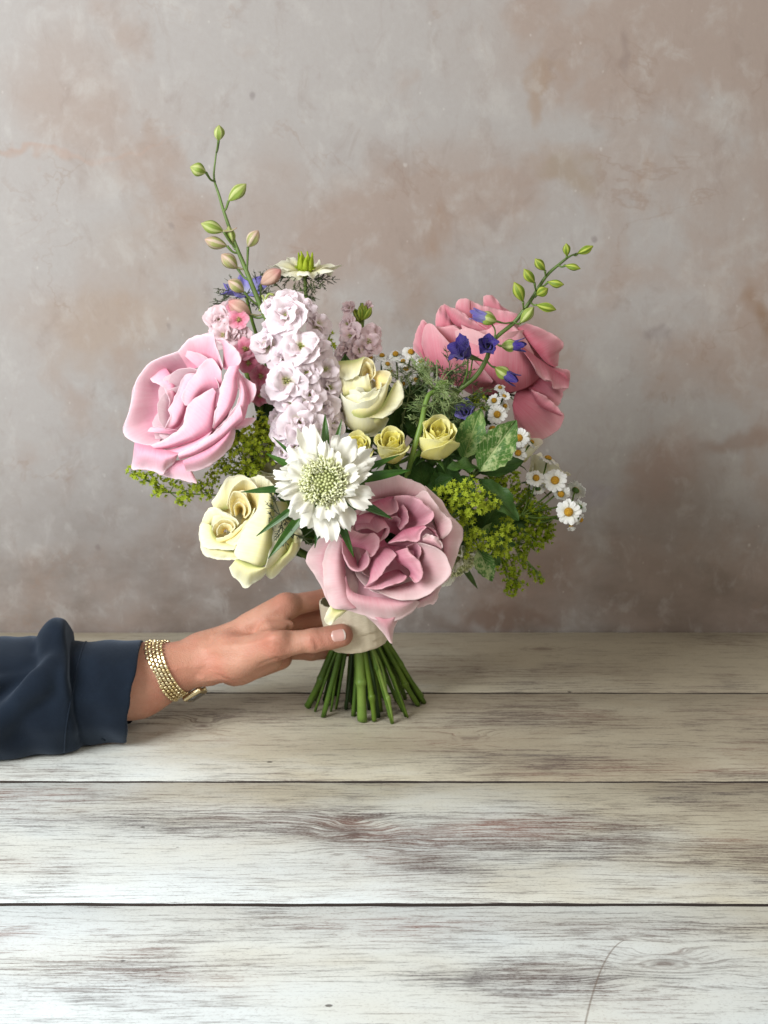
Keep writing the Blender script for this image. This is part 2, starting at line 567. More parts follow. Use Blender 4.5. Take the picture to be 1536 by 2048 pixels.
    for d in knots:
        ringn = t.math('SINE', t.math('MULTIPLY', t.math('ADD', d, t.math('MULTIPLY', g3, 1.1)), 15.0))
        k = t.math('MULTIPLY', t.ss(d, 1.25, 0.35), t.ss(ringn, -0.2, 0.9, 0.05, 0.4))
        c = t.mix(k, c, (0.13, 0.085, 0.07))
        c = t.mix(t.ss(d, 0.45, 0.1, 0.0, 0.5), c, (0.10, 0.06, 0.05))
    # a few nicks and one fine curved scratch
    vo = t.n('ShaderNodeTexVoronoi', {'Vector': t.comb(X, t.math('MULTIPLY', Y0, 1.5), 0.0), 'Scale': 17.0})
    nick = t.math('MULTIPLY', t.ss(vo.outputs['Distance'], 0.05, 0.03), t.ss(t.sep(vo.outputs['Color'])[1], 0.55, 0.6))
    c = t.mix(t.math('MULTIPLY', nick, 0.8), c, (0.05, 0.04, 0.035))
    a, b = G(1255, 1878), G(1170, 2048)
    q = t.math('DIVIDE', t.math('SUBTRACT', Y0, a.y), b.y - a.y)
    lx = t.math('ADD', a.x, t.math('MULTIPLY', t.math('POWER', t.math('MAXIMUM', q, 0.0), 0.6), b.x - a.x))
    scr = t.math('MULTIPLY', t.ss(t.math('ABSOLUTE', t.math('SUBTRACT', XR, lx)), 0.0009, 0.0003), t.math('GREATER_THAN', q, 0.0))
    c = t.mix(t.math('MULTIPLY', scr, 0.6), c, (0.16, 0.12, 0.09))
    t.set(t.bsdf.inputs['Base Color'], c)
    t.set(t.bsdf.inputs['Roughness'], t.math('ADD', 0.42, t.math('MULTIPLY', dark, 0.3)))
    t.bsdf.inputs['Specular IOR Level'].default_value = 0.35
    h = t.math('SUBTRACT', t.math('MULTIPLY', grit, 0.15), t.math('ADD', dark, t.math('MULTIPLY', nick, 1.5)))
    t.set(t.bsdf.inputs['Normal'], t.bump(h, 0.5, 0.0010))
    return t.m


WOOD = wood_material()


EDGE_WOOD = plain('bare_edge_wood', (0.030, 0.022, 0.018), 0.9).m


def plank_mesh(y0, y1, seed, g0=.0016, g1=.0016):
    """A board whose long edges wander by a millimetre or so and are worn round."""
    rs = random.Random(seed)
    x0, x1, nx = -1.9, 1.7, 241
    xs = np.linspace(x0, x1, nx)

    def wob():
        v = np.zeros(nx)
        for f, a in ((2.1, .0005), (9, .0004), (31, .00035), (77, .0003)):
            v += a * np.sin(xs * f * 2 + rs.uniform(0, 6.28))
        return v
    e0, e1 = y0 + g0 + wob() * .8, y1 - g1 + wob() * .8
    cup = rs.uniform(-.0006, .0006)
    prof = []
    for q, z in ((0, -0.03), (0, -0.0020), (.0007, -0.0006), (.0022, 0.0), (.25, cup), (.5, cup * 1.5), (.75, cup), (-.0022, 0.0), (-.0007, -0.0006), (-1, -0.0020), (-1, -0.03)):
        if q == 0:
            y = e0
        elif q == -1:
            y = e1
        elif 0 < q < .01:
            y = e0 + q
        elif q < 0:
            y = e1 + q
        else:
            y = e0 + (e1 - e0) * q
        prof.append(np.stack([xs, y, np.full(nx, z)], -1))
    Xg = np.stack(prof, 1)
    n = Xg.shape[1]
    F = [tuple(int(k) for k in q) for q in quads(nx, n)]
    F += [(i * n, (i + 1) * n, (i + 1) * n + n - 1, i * n + n - 1)[::1] for i in range(nx - 1)]
    F += [tuple(range(n)), tuple((nx - 1) * n + n - 1 - i for i in range(n))]
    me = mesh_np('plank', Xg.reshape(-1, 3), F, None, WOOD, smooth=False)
    me.materials.append(EDGE_WOOD)                      # the limewash never reached down between the boards
    side = [j in (0, 1, n - 3, n - 2) for _ in range(nx - 1) for j in range(n - 1)]
    for f, sd in zip(me.polygons, side):
        f.material_index = 1 if sd else 0
    me.polygons.foreach_set('use_smooth', np.ones(len(me.polygons), dtype=bool))
    me.set_sharp_from_angle(angle=math.radians(35))
    return me


table = thing('tabletop', 'whitewashed table of worn wide planks with dark grain showing through, against the plaster wall', 'table', (0, -0.3, -0.03))
edges = [WALL_Y - 0.002] + SEAMS
for k in range(len(edges) - 1):
    part('plank', plank_mesh(edges[k + 1], edges[k], 40 + k, (.0008, .0008, .0014, .0014, .0014, .0014)[k], (.0008, .0008, .0008, .0014, .0014, .0014)[k]), table)
part('batten', box_mesh('batten', -1.9, 1.7, SEAMS[-1] + 0.01, WALL_Y - 0.01, -0.045, -0.0305, plain('under_wood', (0.045, 0.035, 0.03), 0.8).m), table)
part('leg', box_mesh('leg', -1.75, -1.67, -0.85, -0.77, -0.75, -0.046, WOOD, 0.004), table)
part('leg', box_mesh('leg', 1.47, 1.55, -0.85, -0.77, -0.75, -0.046, WOOD, 0.004), table)
part('leg', box_mesh('leg', -1.75, -1.67, 0.13, 0.21, -0.75, -0.046, WOOD, 0.004), table)
part('leg', box_mesh('leg', 1.47, 1.55, 0.13, 0.21, -0.75, -0.046, WOOD, 0.004), table)

# ------------------------------------------------------------------ person: forearm and hand as one surface, sleeve, nail
def v3(p):
    return np.array([p[0], p[1], p[2]], dtype=np.float32)


def pt(px, py, y):
    return v3(P(px, py, y))


PXM = 1 / 2250.0


def cone(Q, a, b, ra, rb, sq=None):
    """Signed distance to a tapered capsule; sq flattens it: (direction, factor)."""
    ab = b - a
    if sq is not None:
        d, k = sq
        d = d / np.linalg.norm(d)
        off = (k - 1.0)
        Q = Q + (((Q - a) @ d) * off)[..., None] * d
        ab = ab + (ab @ d) * off * d
    h = np.clip(((Q - a) @ ab) / max(float(ab @ ab), 1e-12), 0, 1)
    return np.linalg.norm(Q - a - h[..., None] * ab, axis=-1) - (ra + (rb - ra) * h)


def smin(a, b, k):
    h = np.clip(0.5 + 0.5 * (b - a) / k, 0, 1)
    return b + (a - b) * h - k * h * (1 - h)


def smax(a, b, k):
    return -smin(-a, -b, k)


def surface_nets(fn, lo, hi, cell):
    ax = [np.arange(lo[i], hi[i] + cell, cell, dtype=np.float32) for i in range(3)]
    Q = np.stack(np.meshgrid(*ax, indexing='ij'), -1)
    f = fn(Q.reshape(-1, 3)).reshape(Q.shape[:3])
    s = f < 0
    n = [len(a) for a in ax]
    corners = [(i, j, k) for i in (0, 1) for j in (0, 1) for k in (0, 1)]
    cs = np.zeros([m - 1 for m in n], dtype=np.int8)
    sl = lambda o, L: slice(o, o + L - 1)
    for c in corners:
        cs += s[sl(c[0], n[0]), sl(c[1], n[1]), sl(c[2], n[2])]
    act = np.argwhere((cs > 0) & (cs < 8))
    acc = np.zeros((len(act), 3))
    cnt = np.zeros(len(act))
    for a in corners:
        for b in corners:
            if sum(b) - sum(a) == 1 and all(y >= x for x, y in zip(a, b)):
                ia, ib = act + np.array(a), act + np.array(b)
                fa, fb = f[tuple(ia.T)], f[tuple(ib.T)]
                m = (fa < 0) != (fb < 0)
                t = np.where(m, fa / np.where(m, fa - fb, 1), 0)[:, None]
                acc += np.where(m[:, None], ia + (ib - ia) * t, 0)
                cnt += m
    V = np.array([a[0] for a in ax]) + acc / cnt[:, None] * cell
    idx = -np.ones(cs.shape, dtype=np.int64)
    idx[tuple(act.T)] = np.arange(len(act))
    faces = []
    for d in range(3):
        e1, e2 = (d + 1) % 3, (d + 2) % 3
        o = np.zeros(3, int)
        o[d] = 1
        A = s[:-1 if d == 0 else None, :-1 if d == 1 else None, :-1 if d == 2 else None]
        B = s[1 if d == 0 else 0:, 1 if d == 1 else 0:, 1 if d == 2 else 0:]
        E = np.argwhere(A != B)
        ok = (E[:, e1] > 0) & (E[:, e2] > 0) & (E[:, e1] < n[e1] - 1) & (E[:, e2] < n[e2] - 1)
        E = E[ok]
        flip = A[tuple(E.T)]
        q = []
        for (p1, p2) in ((-1, -1), (0, -1), (0, 0), (-1, 0)):
            c = E.copy()
            c[:, e1] += p1
            c[:, e2] += p2
            q.append(idx[tuple(c.T)])
        q = np.stack(q, -1)
        q[~flip] = q[~flip][:, ::-1]
        faces.append(q)
    return V, np.concatenate(faces)


# joints, placed where the photograph shows them
J_elb = pt(-60, 1405, -0.045)
J_cuff = pt(270, 1362, -0.018)
J_wri = pt(405, 1320, -0.004)
J_cmc = pt(470, 1318, -0.016)
J_mcp = pt(553, 1289, -0.034)
J_ip = pt(628, 1281, -0.037)
J_tip = pt(683, 1271, -0.0345)
J_pal = pt(500, 1290, 0.010)
K_ind = pt(572, 1213, 0.010)
K_mid = pt(566, 1238, 0.028)
K_rin = pt(556, 1270, 0.036)
K_pin = pt(548, 1300, 0.030)
FING = [  # each finger: knuckle, middle joint, end joint, tip, radii
    (K_ind, pt(650, 1197, 0.030), pt(705, 1215, 0.041), pt(745, 1222, 0.033), (.0098, .0086, .0078, .0066)),
    (K_mid, pt(652, 1232, 0.042), pt(712, 1240, 0.047), pt(756, 1246, 0.034), (.0100, .0088, .0080, .0068)),
    (K_rin, pt(640, 1268, 0.044), pt(702, 1270, 0.046), pt(748, 1272, 0.033), (.0095, .0083, .0075, .0064)),
    (K_pin, pt(622, 1304, 0.032), pt(672, 1303, 0.038), pt(708, 1298, 0.036), (.0085, .0073, .0066, .0056)),
]
AX_ARM = (J_wri - J_cuff) / np.linalg.norm(J_wri - J_cuff)


RIDGES = []          # tendons, veins and hollows, laid on the surface below


def arm_sdf(Q):
    up = np.array([0.12, -0.55, 0.83], dtype=np.float32)
    dep = np.array([0.2, 0.83, 0.5], dtype=np.float32)
    f = cone(Q, J_elb, J_cuff, .040, .0300)
    f = smin(f, cone(Q, J_cuff, J_wri, .0280, .0194), .018)
    # ulna side deepens the wrist
    f = smin(f, cone(Q, J_cuff + v3((0, .012, -.004)), J_wri + v3((0.0, .013, -.004)), .023, .0165), .011)
    # back of the hand: metacarpals fan out from the wrist
    w = J_wri
    for K, o, ra, rb in ((K_ind, (0, .004, .004), .0136, .0108), (K_mid, (0, .010, .003), .0140, .0108), (K_rin, (0, .014, -.001), .0140, .0105), (K_pin, (0, .012, -.006), .0135, .0098)):
        f = smin(f, cone(Q, w + v3(o), K, ra, rb), .011)
    f = smin(f, cone(Q, w + v3((0, .008, 0)), J_pal, .0165, .0165), .012)
    # ball of the thumb and the heel of the hand
    f = smin(f, cone(Q, w + v3((.008, -.004, -.004)), J_cmc, .0150, .0172), .012)
    f = smin(f, cone(Q, J_cmc, J_mcp, .0176, .0124), .010)
    f = smin(f, cone(Q, pt(482, 1345, -.006), pt(545, 1318, -.016), .0105, .0095), .012)
    f = smin(f, cone(Q, pt(470, 1345, .012), pt(560, 1315, .014), .012, .011), .012)
    # web between thumb and index
    f = smin(f, cone(Q, pt(540, 1262, -.012), pt(582, 1248, -.006), .0090, .0045), .010)
    # index-side swell near the knuckle
    f = smin(f, cone(Q, pt(500, 1250, .004), K_ind, .0088, .0098), .008)
    # fingers
    for K, a, b, c, r in FING:
        g = cone(Q, K, a, r[0], r[1])
        g = smin(g, cone(Q, a, b, r[1] * 1.03, r[2]), .003)
        g = smin(g, cone(Q, b, c, r[2] * 1.03, r[3]), .003)
        f = smin(f, g, .0048)
    # thumb
    g = cone(Q, J_mcp, J_ip, .0114, .0093)
    g = smin(g, cone(Q, J_ip, J_tip, .0102, .0088), .004)
    g = smin(g, cone(Q, J_ip * .4 + J_tip * .6 + v3((0, .002, -.001)), J_tip + v3((.0, .0015, 0)), .0092, .0086), .005)
    f = smin(f, g, .008)
    # knuckle of the thumb, tendons, styloid bump at the wrist
    f = smin(f, np.linalg.norm(Q - pt(556, 1276, -.043), axis=-1) - .0060, .010)
    f = smin(f, np.linalg.norm(Q - pt(452, 1288, -.0165), axis=-1) - .0058, .013)
    f = smin(f, cone(Q, pt(410, 1352, -.021), pt(470, 1340, -.0225), .0022, .0022), .007)
    # creases
    for (cx, cy, yy, ang, ln, dp) in ((640, 1262, -.046, 80, .0055, .0011), (634, 1290, -.046, 100, .005, .0009), (629, 1275, -.0475, 85, .007, .0008), (646, 1277, -.0475, 92, .007, .0009),
                                      (556, 1313, -.040, -28, .012, .0010), (545, 1306, -.043, -32, .009, .0008), (575, 1258, -.010, 30, .014, .0012), (440, 1350, -.024, 12, .022, .0007)):
        c = pt(cx, cy, yy)
        d = np.array([math.cos(math.radians(ang)), 0, math.sin(math.radians(ang))], dtype=np.float32)
        l = cone(Q, c - d * ln * .5, c + d * ln * .5, 0.0, 0.0)
        f = f + 1.7 * dp * np.exp(-(l / .0021) ** 2)
    for poly, hgt, wid in RIDGES:
        l = np.full(Q.shape[0], 1.0, dtype=np.float32)
        for i in range(len(poly) - 1):
            l = np.minimum(l, cone(Q, poly[i], poly[i + 1], 0.0, 0.0))
        f = f - hgt * np.exp(-(l / wid) ** 2)
    return f


def skin_material():
    t = NT('skin')
    p = t.pos()
    n1 = t.noise(p, 38.0, 4.0, 0.6)
    n2 = t.noise(p, 420.0, 3.0, 0.6)
    n3 = t.noise(t.map(p, (1, 1, 2.4)), 150.0, 4.0, 0.65)
    red = t.noise(t.map(p, loc=(3, 1, 2)), 24.0, 3.0, 0.5)
    c = t.mix(t.ss(n1, 0.3, 0.7), (0.465, 0.228, 0.150), (0.525, 0.275, 0.19))
    c = t.mix(t.ss(red, 0.42, 0.70, 0.0, 0.75), c, (0.47, 0.185, 0.125))
    # redder finger ends, an everyday trait of the skin itself
    k = t.sep(p)
    c = t.mix(t.ss(k[0], P(600, 1280, -.03).x, P(690, 1280, -.03).x, 0.0, 0.35), c, (0.52, 0.22, 0.15))
    for j, rr_ in ((J_mcp + v3((0, -.010, .002)), .012), (J_ip + v3((0, -.008, .002)), .009), (K_ind + v3((-.004, -.006, .006)), .012), (J_wri + v3((.012, -.018, .004)), .014)):
        dj = t.n('ShaderNodeVectorMath', {0: p, 1: tuple(float(x) for x in j)}, operation='DISTANCE').outputs['Value']
        c = t.mix(t.ss(dj, rr_ * 1.4, rr_ * .2, 0.0, 0.38), c, (0.50, 0.17, 0.115))
    c = t.mix(t.ss(n2, 0.5, 0.8, 0.0, 0.25), c, (0.44, 0.2, 0.13))
    b = t.bsdf
    t.set(b.inputs['Base Color'], c)
    b.inputs['Roughness'].default_value = 0.48
    b.inputs['Specular IOR Level'].default_value = 0.32
    b.inputs['Subsurface Weight'].default_value = 0.18
    b.inputs['Subsurface Radius'].default_value = (1.0, 0.35, 0.2)
    b.inputs['Subsurface Scale'].default_value = 0.004
    fine = t.n('ShaderNodeTexVoronoi', {'Vector': p, 'Scale': 900.0}).outputs['Distance']
    t.set(b.inputs['Normal'], t.bump(t.math('ADD', t.math('ADD', fine, n2), t.math('MULTIPLY', n3, 1.6)), 0.5, 0.0006))
    return t.m


SKIN = skin_material()
def on_skin(px, py):
    d = ray(px, py)
    d = v3(d) / np.linalg.norm(v3(d))
    o = v3(CAM_POS) + d * 1.10
    t_ = np.linspace(0, .30, 1500, dtype=np.float32)
    q = o + t_[:, None] * d
    f = arm_sdf(q)
    return q[int(np.argmax(f < 0))]


_lines = []
for line, hgt, wid in (([(412, 1300), (480, 1292), (545, 1276)], .0013, .0030), ([(430, 1272), (500, 1246), (560, 1212)], .0010, .0032), ([(425, 1290), (470, 1276), (515, 1264), (548, 1262)], .0007, .0018),
                       ([(432, 1316), (465, 1316)], -.0014, .0055), ([(550, 1258), (588, 1240)], -.0022, .0060), ([(392, 1350), (440, 1352), (470, 1362)], -.0009, .0020), ([(400, 1338), (440, 1341)], -.0007, .0018), ([(330, 1340), (400, 1330)], .0008, .0030),
                       ([(520, 1330), (550, 1318), (575, 1314)], -.0011, .0020), ([(600, 1258), (612, 1300)], -.0006, .0022), ([(556, 1290), (572, 1300)], -.0007, .0018)):
    _lines.append(([on_skin(*p) for p in line], hgt, wid))
RIDGES.extend(_lines)
person = thing('person', 'person reaching in with one bare hand round the bouquet binding, dark navy sleeve', 'person', tuple(J_elb))
loA = np.minimum(pt(90, 1480, -.10), v3((-.31, -.085, 0.02)))
Va, Fa = surface_nets(arm_sdf, v3((-.315, -.085, .012)), v3((.035, .075, .155)), .0016)
part('forearm_and_hand', mesh_np('forearm_and_hand', Va, Fa, None, SKIN), person)

# thumb nail: a curved plate bedded in the thumb
def arm_surf(p0, d, span=.06):
    """First point of the arm's surface from p0 along d."""
    t = np.linspace(0, span, 600, dtype=np.float32)
    q = p0[None] + t[:, None] * d[None]
    f = arm_sdf(q)
    k = np.argmax(f < 0)
    return q[k] if f[k] < 0 else None


def nail_mesh():
    c = pt(680, 1271, -.05)
    c = c
    nrm = np.array([0.12, -0.93, 0.34])
    nrm /= np.linalg.norm(nrm)
    tdir = (J_tip - J_ip) / np.linalg.norm(J_tip - J_ip)
    tdir = tdir - nrm * tdir.dot(nrm)
    tdir /= np.linalg.norm(tdir)
    sdir = np.cross(nrm, tdir)
    nu, nv = 11, 13
    X = np.zeros((nu, nv, 3))
    base = pt(678.5, 1270.5, -.05)
    for i in range(nu):
        for j in range(nv):
            u = (i / (nu - 1)) * 2 - 1
            v = (j / (nv - 1)) * 2 - 1
            L = .0060 * (1 - .16 * u * u * (1 if v > 0 else 1.5))
            W = .0050 * (1 - .12 * max(v, 0) ** 2 - .06 * v * v)
            q = base + tdir * v * L + sdir * u * W + nrm * .012
            h = arm_surf(q.astype(np.float32), (-nrm).astype(np.float32), .04)
            X[i, j] = (h if h is not None else q) + nrm * (.00045 - .0009 * abs(u) ** 4 - (.0006 if v < -.9 else 0) + .0003 * max(v, 0))
    V, F, UV = thick_grid(X, .0005)
    return V, F, UV


nt = NT('thumbnail')
nu_ = nt.sep(nt.uv())
nt.set(nt.bsdf.inputs['Base Color'], nt.ramp(nu_[1], [(0.0, (0.72, 0.50, 0.44)), (0.18, (0.70, 0.40, 0.34)), (0.85, (0.70, 0.39, 0.33)), (0.93, (0.78, 0.66, 0.58))]))
nt.bsdf.inputs['Roughness'].default_value = 0.28
V, F, UV = nail_mesh()
part('thumbnail', mesh_np('thumbnail', V, F, UV, nt.m), person)

# ---- sleeve
C2 = pt(360, 1380, -0.022)
S0 = pt(-150, 1400, -0.045)
S1 = pt(120, 1395, -0.040)
C0 = pt(140, 1388, -0.034)
C1 = pt(268, 1384, -0.031)
CUFF_N = np.array([0.97, 0.05, -0.17], dtype=np.float32)
CUFF_N /= np.linalg.norm(CUFF_N)


def sleeve_sdf(Q):
    # body of the sleeve behind the cuff
    f = cone(Q, S0, pt(110, 1400, -.040), .052, .046)
    # cuff band
    cu = cone(Q, C0, C2, .0445, .0440)
    cu = smax(cu, (Q - C1) @ CUFF_N, .0016)
    cu = smax(cu, -((Q - C0) @ CUFF_N) - .004, .004)
    # puffed folds above the cuff
    f = smin(f, cone(Q, pt(112, 1276, -.036), pt(160, 1277, -.016), .0160, .0150), .010)
    f = smin(f, cone(Q, pt(152, 1285, -.040), pt(135, 1360, -.070), .0130, .0140), .012)
    f = smin(f, cone(Q, pt(120, 1285, -.044), pt(75, 1365, -.080), .0140, .0120), .008)
    f = smin(f, cone(Q, pt(75, 1365, -.080), pt(-40, 1470, -.096), .0120, .0150), .008)
    f = smin(f, cone(Q, pt(70, 1345, -.066), pt(-40, 1385, -.086), .0060, .0080), .005)
    f = smin(f, cone(Q, pt(118, 1420, -.066), pt(130, 1466, -.058), .0180, .0150), .014)
    f = smin(f, cone(Q, pt(90, 1440, -.066), pt(-40, 1482, -.070), .0220, .0260), .018)
    f = smin(f, cone(Q, pt(60, 1322, -.020), pt(-60, 1330, -.020), .0190, .0190), .020)
    f = f + .006 * np.exp(-(cone(Q, pt(95, 1300, -.062), pt(-30, 1425, -.098), 0, 0) / .009) ** 2)
    # gather line between puff and cuff
    f = smax(f, (Q - pt(148, 1350, -.04)) @ np.array([.95, 0.12, 0.10], dtype=np.float32), .006)
    f = np.minimum(f, cu)
    f = smin(f, cu, .0015)
    # soft fabric undulation
    f = f + .0011 * np.sin(Q[:, 0] * 95 + Q[:, 2] * 130 + 1.0) * np.sin(Q[:, 2] * 110 - Q[:, 0] * 40) + .0006 * np.sin(Q[:, 0] * 210 + Q[:, 2] * 60)
    # stitched line near the cuff's rim
    # hollow it for the arm
    hollow = cone(Q, C0, C2, .0415, .0410)
    hollow = smax(hollow, -((Q - (C1 - CUFF_N * .030)) @ CUFF_N), .002)
    f = smax(f, -hollow, .0012)
    # it lies on the table
    f = smax(f, -(Q[:, 2] - .0016), .003)
    return f


def navy_material():
    t = NT('navy_sweatshirt')
    p = t.pos()
    n = t.noise(p, 30.0, 4.0, 0.6)
    fz = t.noise(p, 900.0, 3.0, 0.7)
    c = t.mix(t.ss(n, 0.3, 0.7), (0.0032, 0.0066, 0.013), (0.0055, 0.0105, 0.0195))
    c = t.mix(t.ss(fz, 0.55, 0.8, 0.0, 0.25), c, (0.03, 0.042, 0.06))
    b = t.bsdf
    t.set(b.inputs['Base Color'], c)
    b.inputs['Roughness'].default_value = 0.9
    b.inputs['Specular IOR Level'].default_value = 0.15
    b.inputs['Sheen Weight'].default_value = 0.22
    b.inputs['Sheen Roughness'].default_value = 0.5
    b.inputs['Sheen Tint'].default_value = (0.5, 0.62, 0.8, 1)
    t.set(b.inputs['Normal'], t.bump(fz, 0.35, 0.0008))
    return t.m


NAVY = navy_material()
Vs, Fs = surface_nets(sleeve_sdf, v3((-.43, -.125, -.002)), v3((-.19, .03, .155)), .0014)
sleeve = part('sleeve', mesh_np('sleeve', Vs, Fs, None, NAVY), person)
# cuff seam: a row of stitching round the gathered line
ring = []
for a in np.linspace(0, 2 * PI, 49):
    n_ = CUFF_N
    e1 = np.cross(n_, [0, 1, 0]); e1 /= np.linalg.norm(e1)
    e2 = np.cross(n_, e1)
    d = (math.cos(a) * e1 + math.sin(a) * e2).astype(np.float32)
    c_ = (C0 + CUFF_N * .006).astype(np.float32)
    t_ = np.linspace(.075, .02, 260, dtype=np.float32)
    q = c_ + t_[:, None] * d
    f = sleeve_sdf(q)
    k = np.argmax(f < 0)
    ring.append(q[k] + d * .0002)
V, F, UV = tube(ring, .0007, 6, 1, cap=False)
part('cuff_seam', mesh_np('cuff_seam', V, F, UV, NAVY), sleeve)

# ------------------------------------------------------------------ wristwatch
GOLD = NT('gold_plate')
GOLD.set(GOLD.bsdf.inputs['Base Color'], GOLD.mix(GOLD.rnd(), (0.62, 0.49, 0.24), (0.76, 0.66, 0.42)))
GOLD.bsdf.inputs['Metallic'].default_value = 1.0
GOLD.bsdf.inputs['Roughness'].default_value = 0.32
GOLD = GOLD.m
w_top, w_bot = pt(315, 1279, 0.0), pt(374, 1384, 0.0)
w_c = (w_top + w_bot) / 2 + v3((0, -.002, 0))
w_down = (w_bot - w_top) / np.linalg.norm(w_bot - w_top)
w_ax = np.array([w_down[2] * -1, 0.0, w_down[0]])     # across the band, in the picture's plane
w_ax = w_ax / np.linalg.norm(w_ax)
if w_ax[0] < 0:
    w_ax = -w_ax
w_fr = np.cross(w_ax, w_down)
if w_fr[1] > 0:
    w_fr = -w_fr
watch = thing('wristwatch', 'gold link bracelet watch worn loosely on the bare wrist below the navy cuff', 'watch', tuple(w_c))


def link_mesh():
    import bmesh
    bm = bmesh.new()
    bmesh.ops.create_cube(bm, size=1.0)
    bmesh.ops.scale(bm, vec=(.00265, .0038, .0014), verts=bm.verts)
    bmesh.ops.bevel(bm, geom=list(bm.edges), offset=.00038, segments=2, profile=.5, affect='EDGES')
    me = bpy.data.meshes.new('link')
    bm.to_mesh(me)
    bm.free()
    me.materials.append(GOLD)
    me.polygons.foreach_set('use_smooth', np.ones(len(me.polygons), dtype=bool))
    return me


def wrist_hit(a, off):
    d = (math.cos(a) * w_fr + math.sin(a) * w_down).astype(np.float32)
    c = (w_c + w_ax * off + np.array([0, .016, 0]) * 1).astype(np.float32)
    t_ = np.linspace(.055, .005, 300, dtype=np.float32)
    q = c + t_[:, None] * d
    f = arm_sdf(q)
    k = int(np.argmax(f < .0009))
    return q[k], d


LINK = link_mesh()
ANG0, ANG1 = math.radians(66), math.radians(66 + 330)     # leaves a gap for the case
prev = None
rows = [ANG0]
pts_ = []
a = ANG0
while a < ANG1:
    q, d = wrist_hit(a, 0.0)
    pts_.append((a, q, d))
    rr = np.linalg.norm(q - (w_c + np.array([0, .016, 0])))
    a += .0044 / rr
for k, (a, q, d) in enumerate(pts_):
    q2, _ = wrist_hit(a + .03, 0.0)
    tang = q2 - q
    tang /= np.linalg.norm(tang)
    zz = np.cross(w_ax, tang)
    if zz.dot(d) < 0:
        zz = -zz
    yy = np.cross(zz, w_ax)
    for m in range(5):
        off = (m - 2) * .0026
        qq, _ = wrist_hit(a, off)
        sh = .002 if m % 2 else 0.0
        pos = qq + yy * sh + zz * .0006
        mw = Matrix((Vector(w_ax), Vector(yy), Vector(zz))).transposed().to_4x4()
        mw.translation = Vector(pos)
        part('link', LINK, watch, mw)
# case with bezel, glass and crown hangs under the wrist
qc = pt(388, 1386, -0.006)
zz = np.array([.50, -.42, -.76])
zz = zz / np.linalg.norm(zz)
xx = np.array(w_ax) - zz * zz.dot(w_ax)
xx /= np.linalg.norm(xx)
yy = np.cross(zz, xx)
mwc = Matrix((Vector(xx), Vector(yy), Vector(zz))).transposed().to_4x4()
mwc.translation = Vector(qc)


def bevel_box(name, sx, sy, sz, bev, mat, zoff=0.0, seg=3):
    import bmesh
    bm = bmesh.new()
    bmesh.ops.create_cube(bm, size=1.0)
    bmesh.ops.scale(bm, vec=(sx, sy, sz), verts=bm.verts)
    bmesh.ops.translate(bm, vec=(0, 0, zoff), verts=bm.verts)
    bmesh.ops.bevel(bm, geom=list(bm.edges), offset=bev, segments=seg, profile=.5, affect='EDGES')
    me = bpy.data.meshes.new(name)
    bm.to_mesh(me)
    bm.free()
    me.materials.append(mat)
    me.polygons.foreach_set('use_smooth', np.ones(len(me.polygons), dtype=bool))
    return me


case = part('case', bevel_box('case', .0185, .021, .0052, .0018, GOLD, .0016), watch, mwc)
part('glass', bevel_box('glass', .0125, .0150, .0012, .0005, plain('watch_glass', (0.12, 0.12, 0.11), 0.08, 0.0, 0.7).m, .0045), case, mwc)
V, F, UV = lathe([(.0014, 0), (.0016, .0003), (.0016, .0022), (.0010, .0026), (.00001, .0026)], 12)
part('crown', mesh_np('crown', V, F, UV, GOLD), case, mwc @ Matrix.Translation((.0090, 0, .0016)) @ Matrix.Rotation(PI / 2, 4, 'Y'))

# ------------------------------------------------------------------ flower builders
def wob2(rs, n=5, fmax=3.0):
    """A smooth random function of (u,v), about -1..1."""
    ks = [(rs.uniform(-fmax, fmax), rs.uniform(-fmax, fmax), rs.uniform(0, 6.28)) for _ in range(n)]
    return lambda u, v: sum(np.sin(a * u * 1.7 + b * v * 1.7 + c) for a, b, c in ks) / n * 1.6


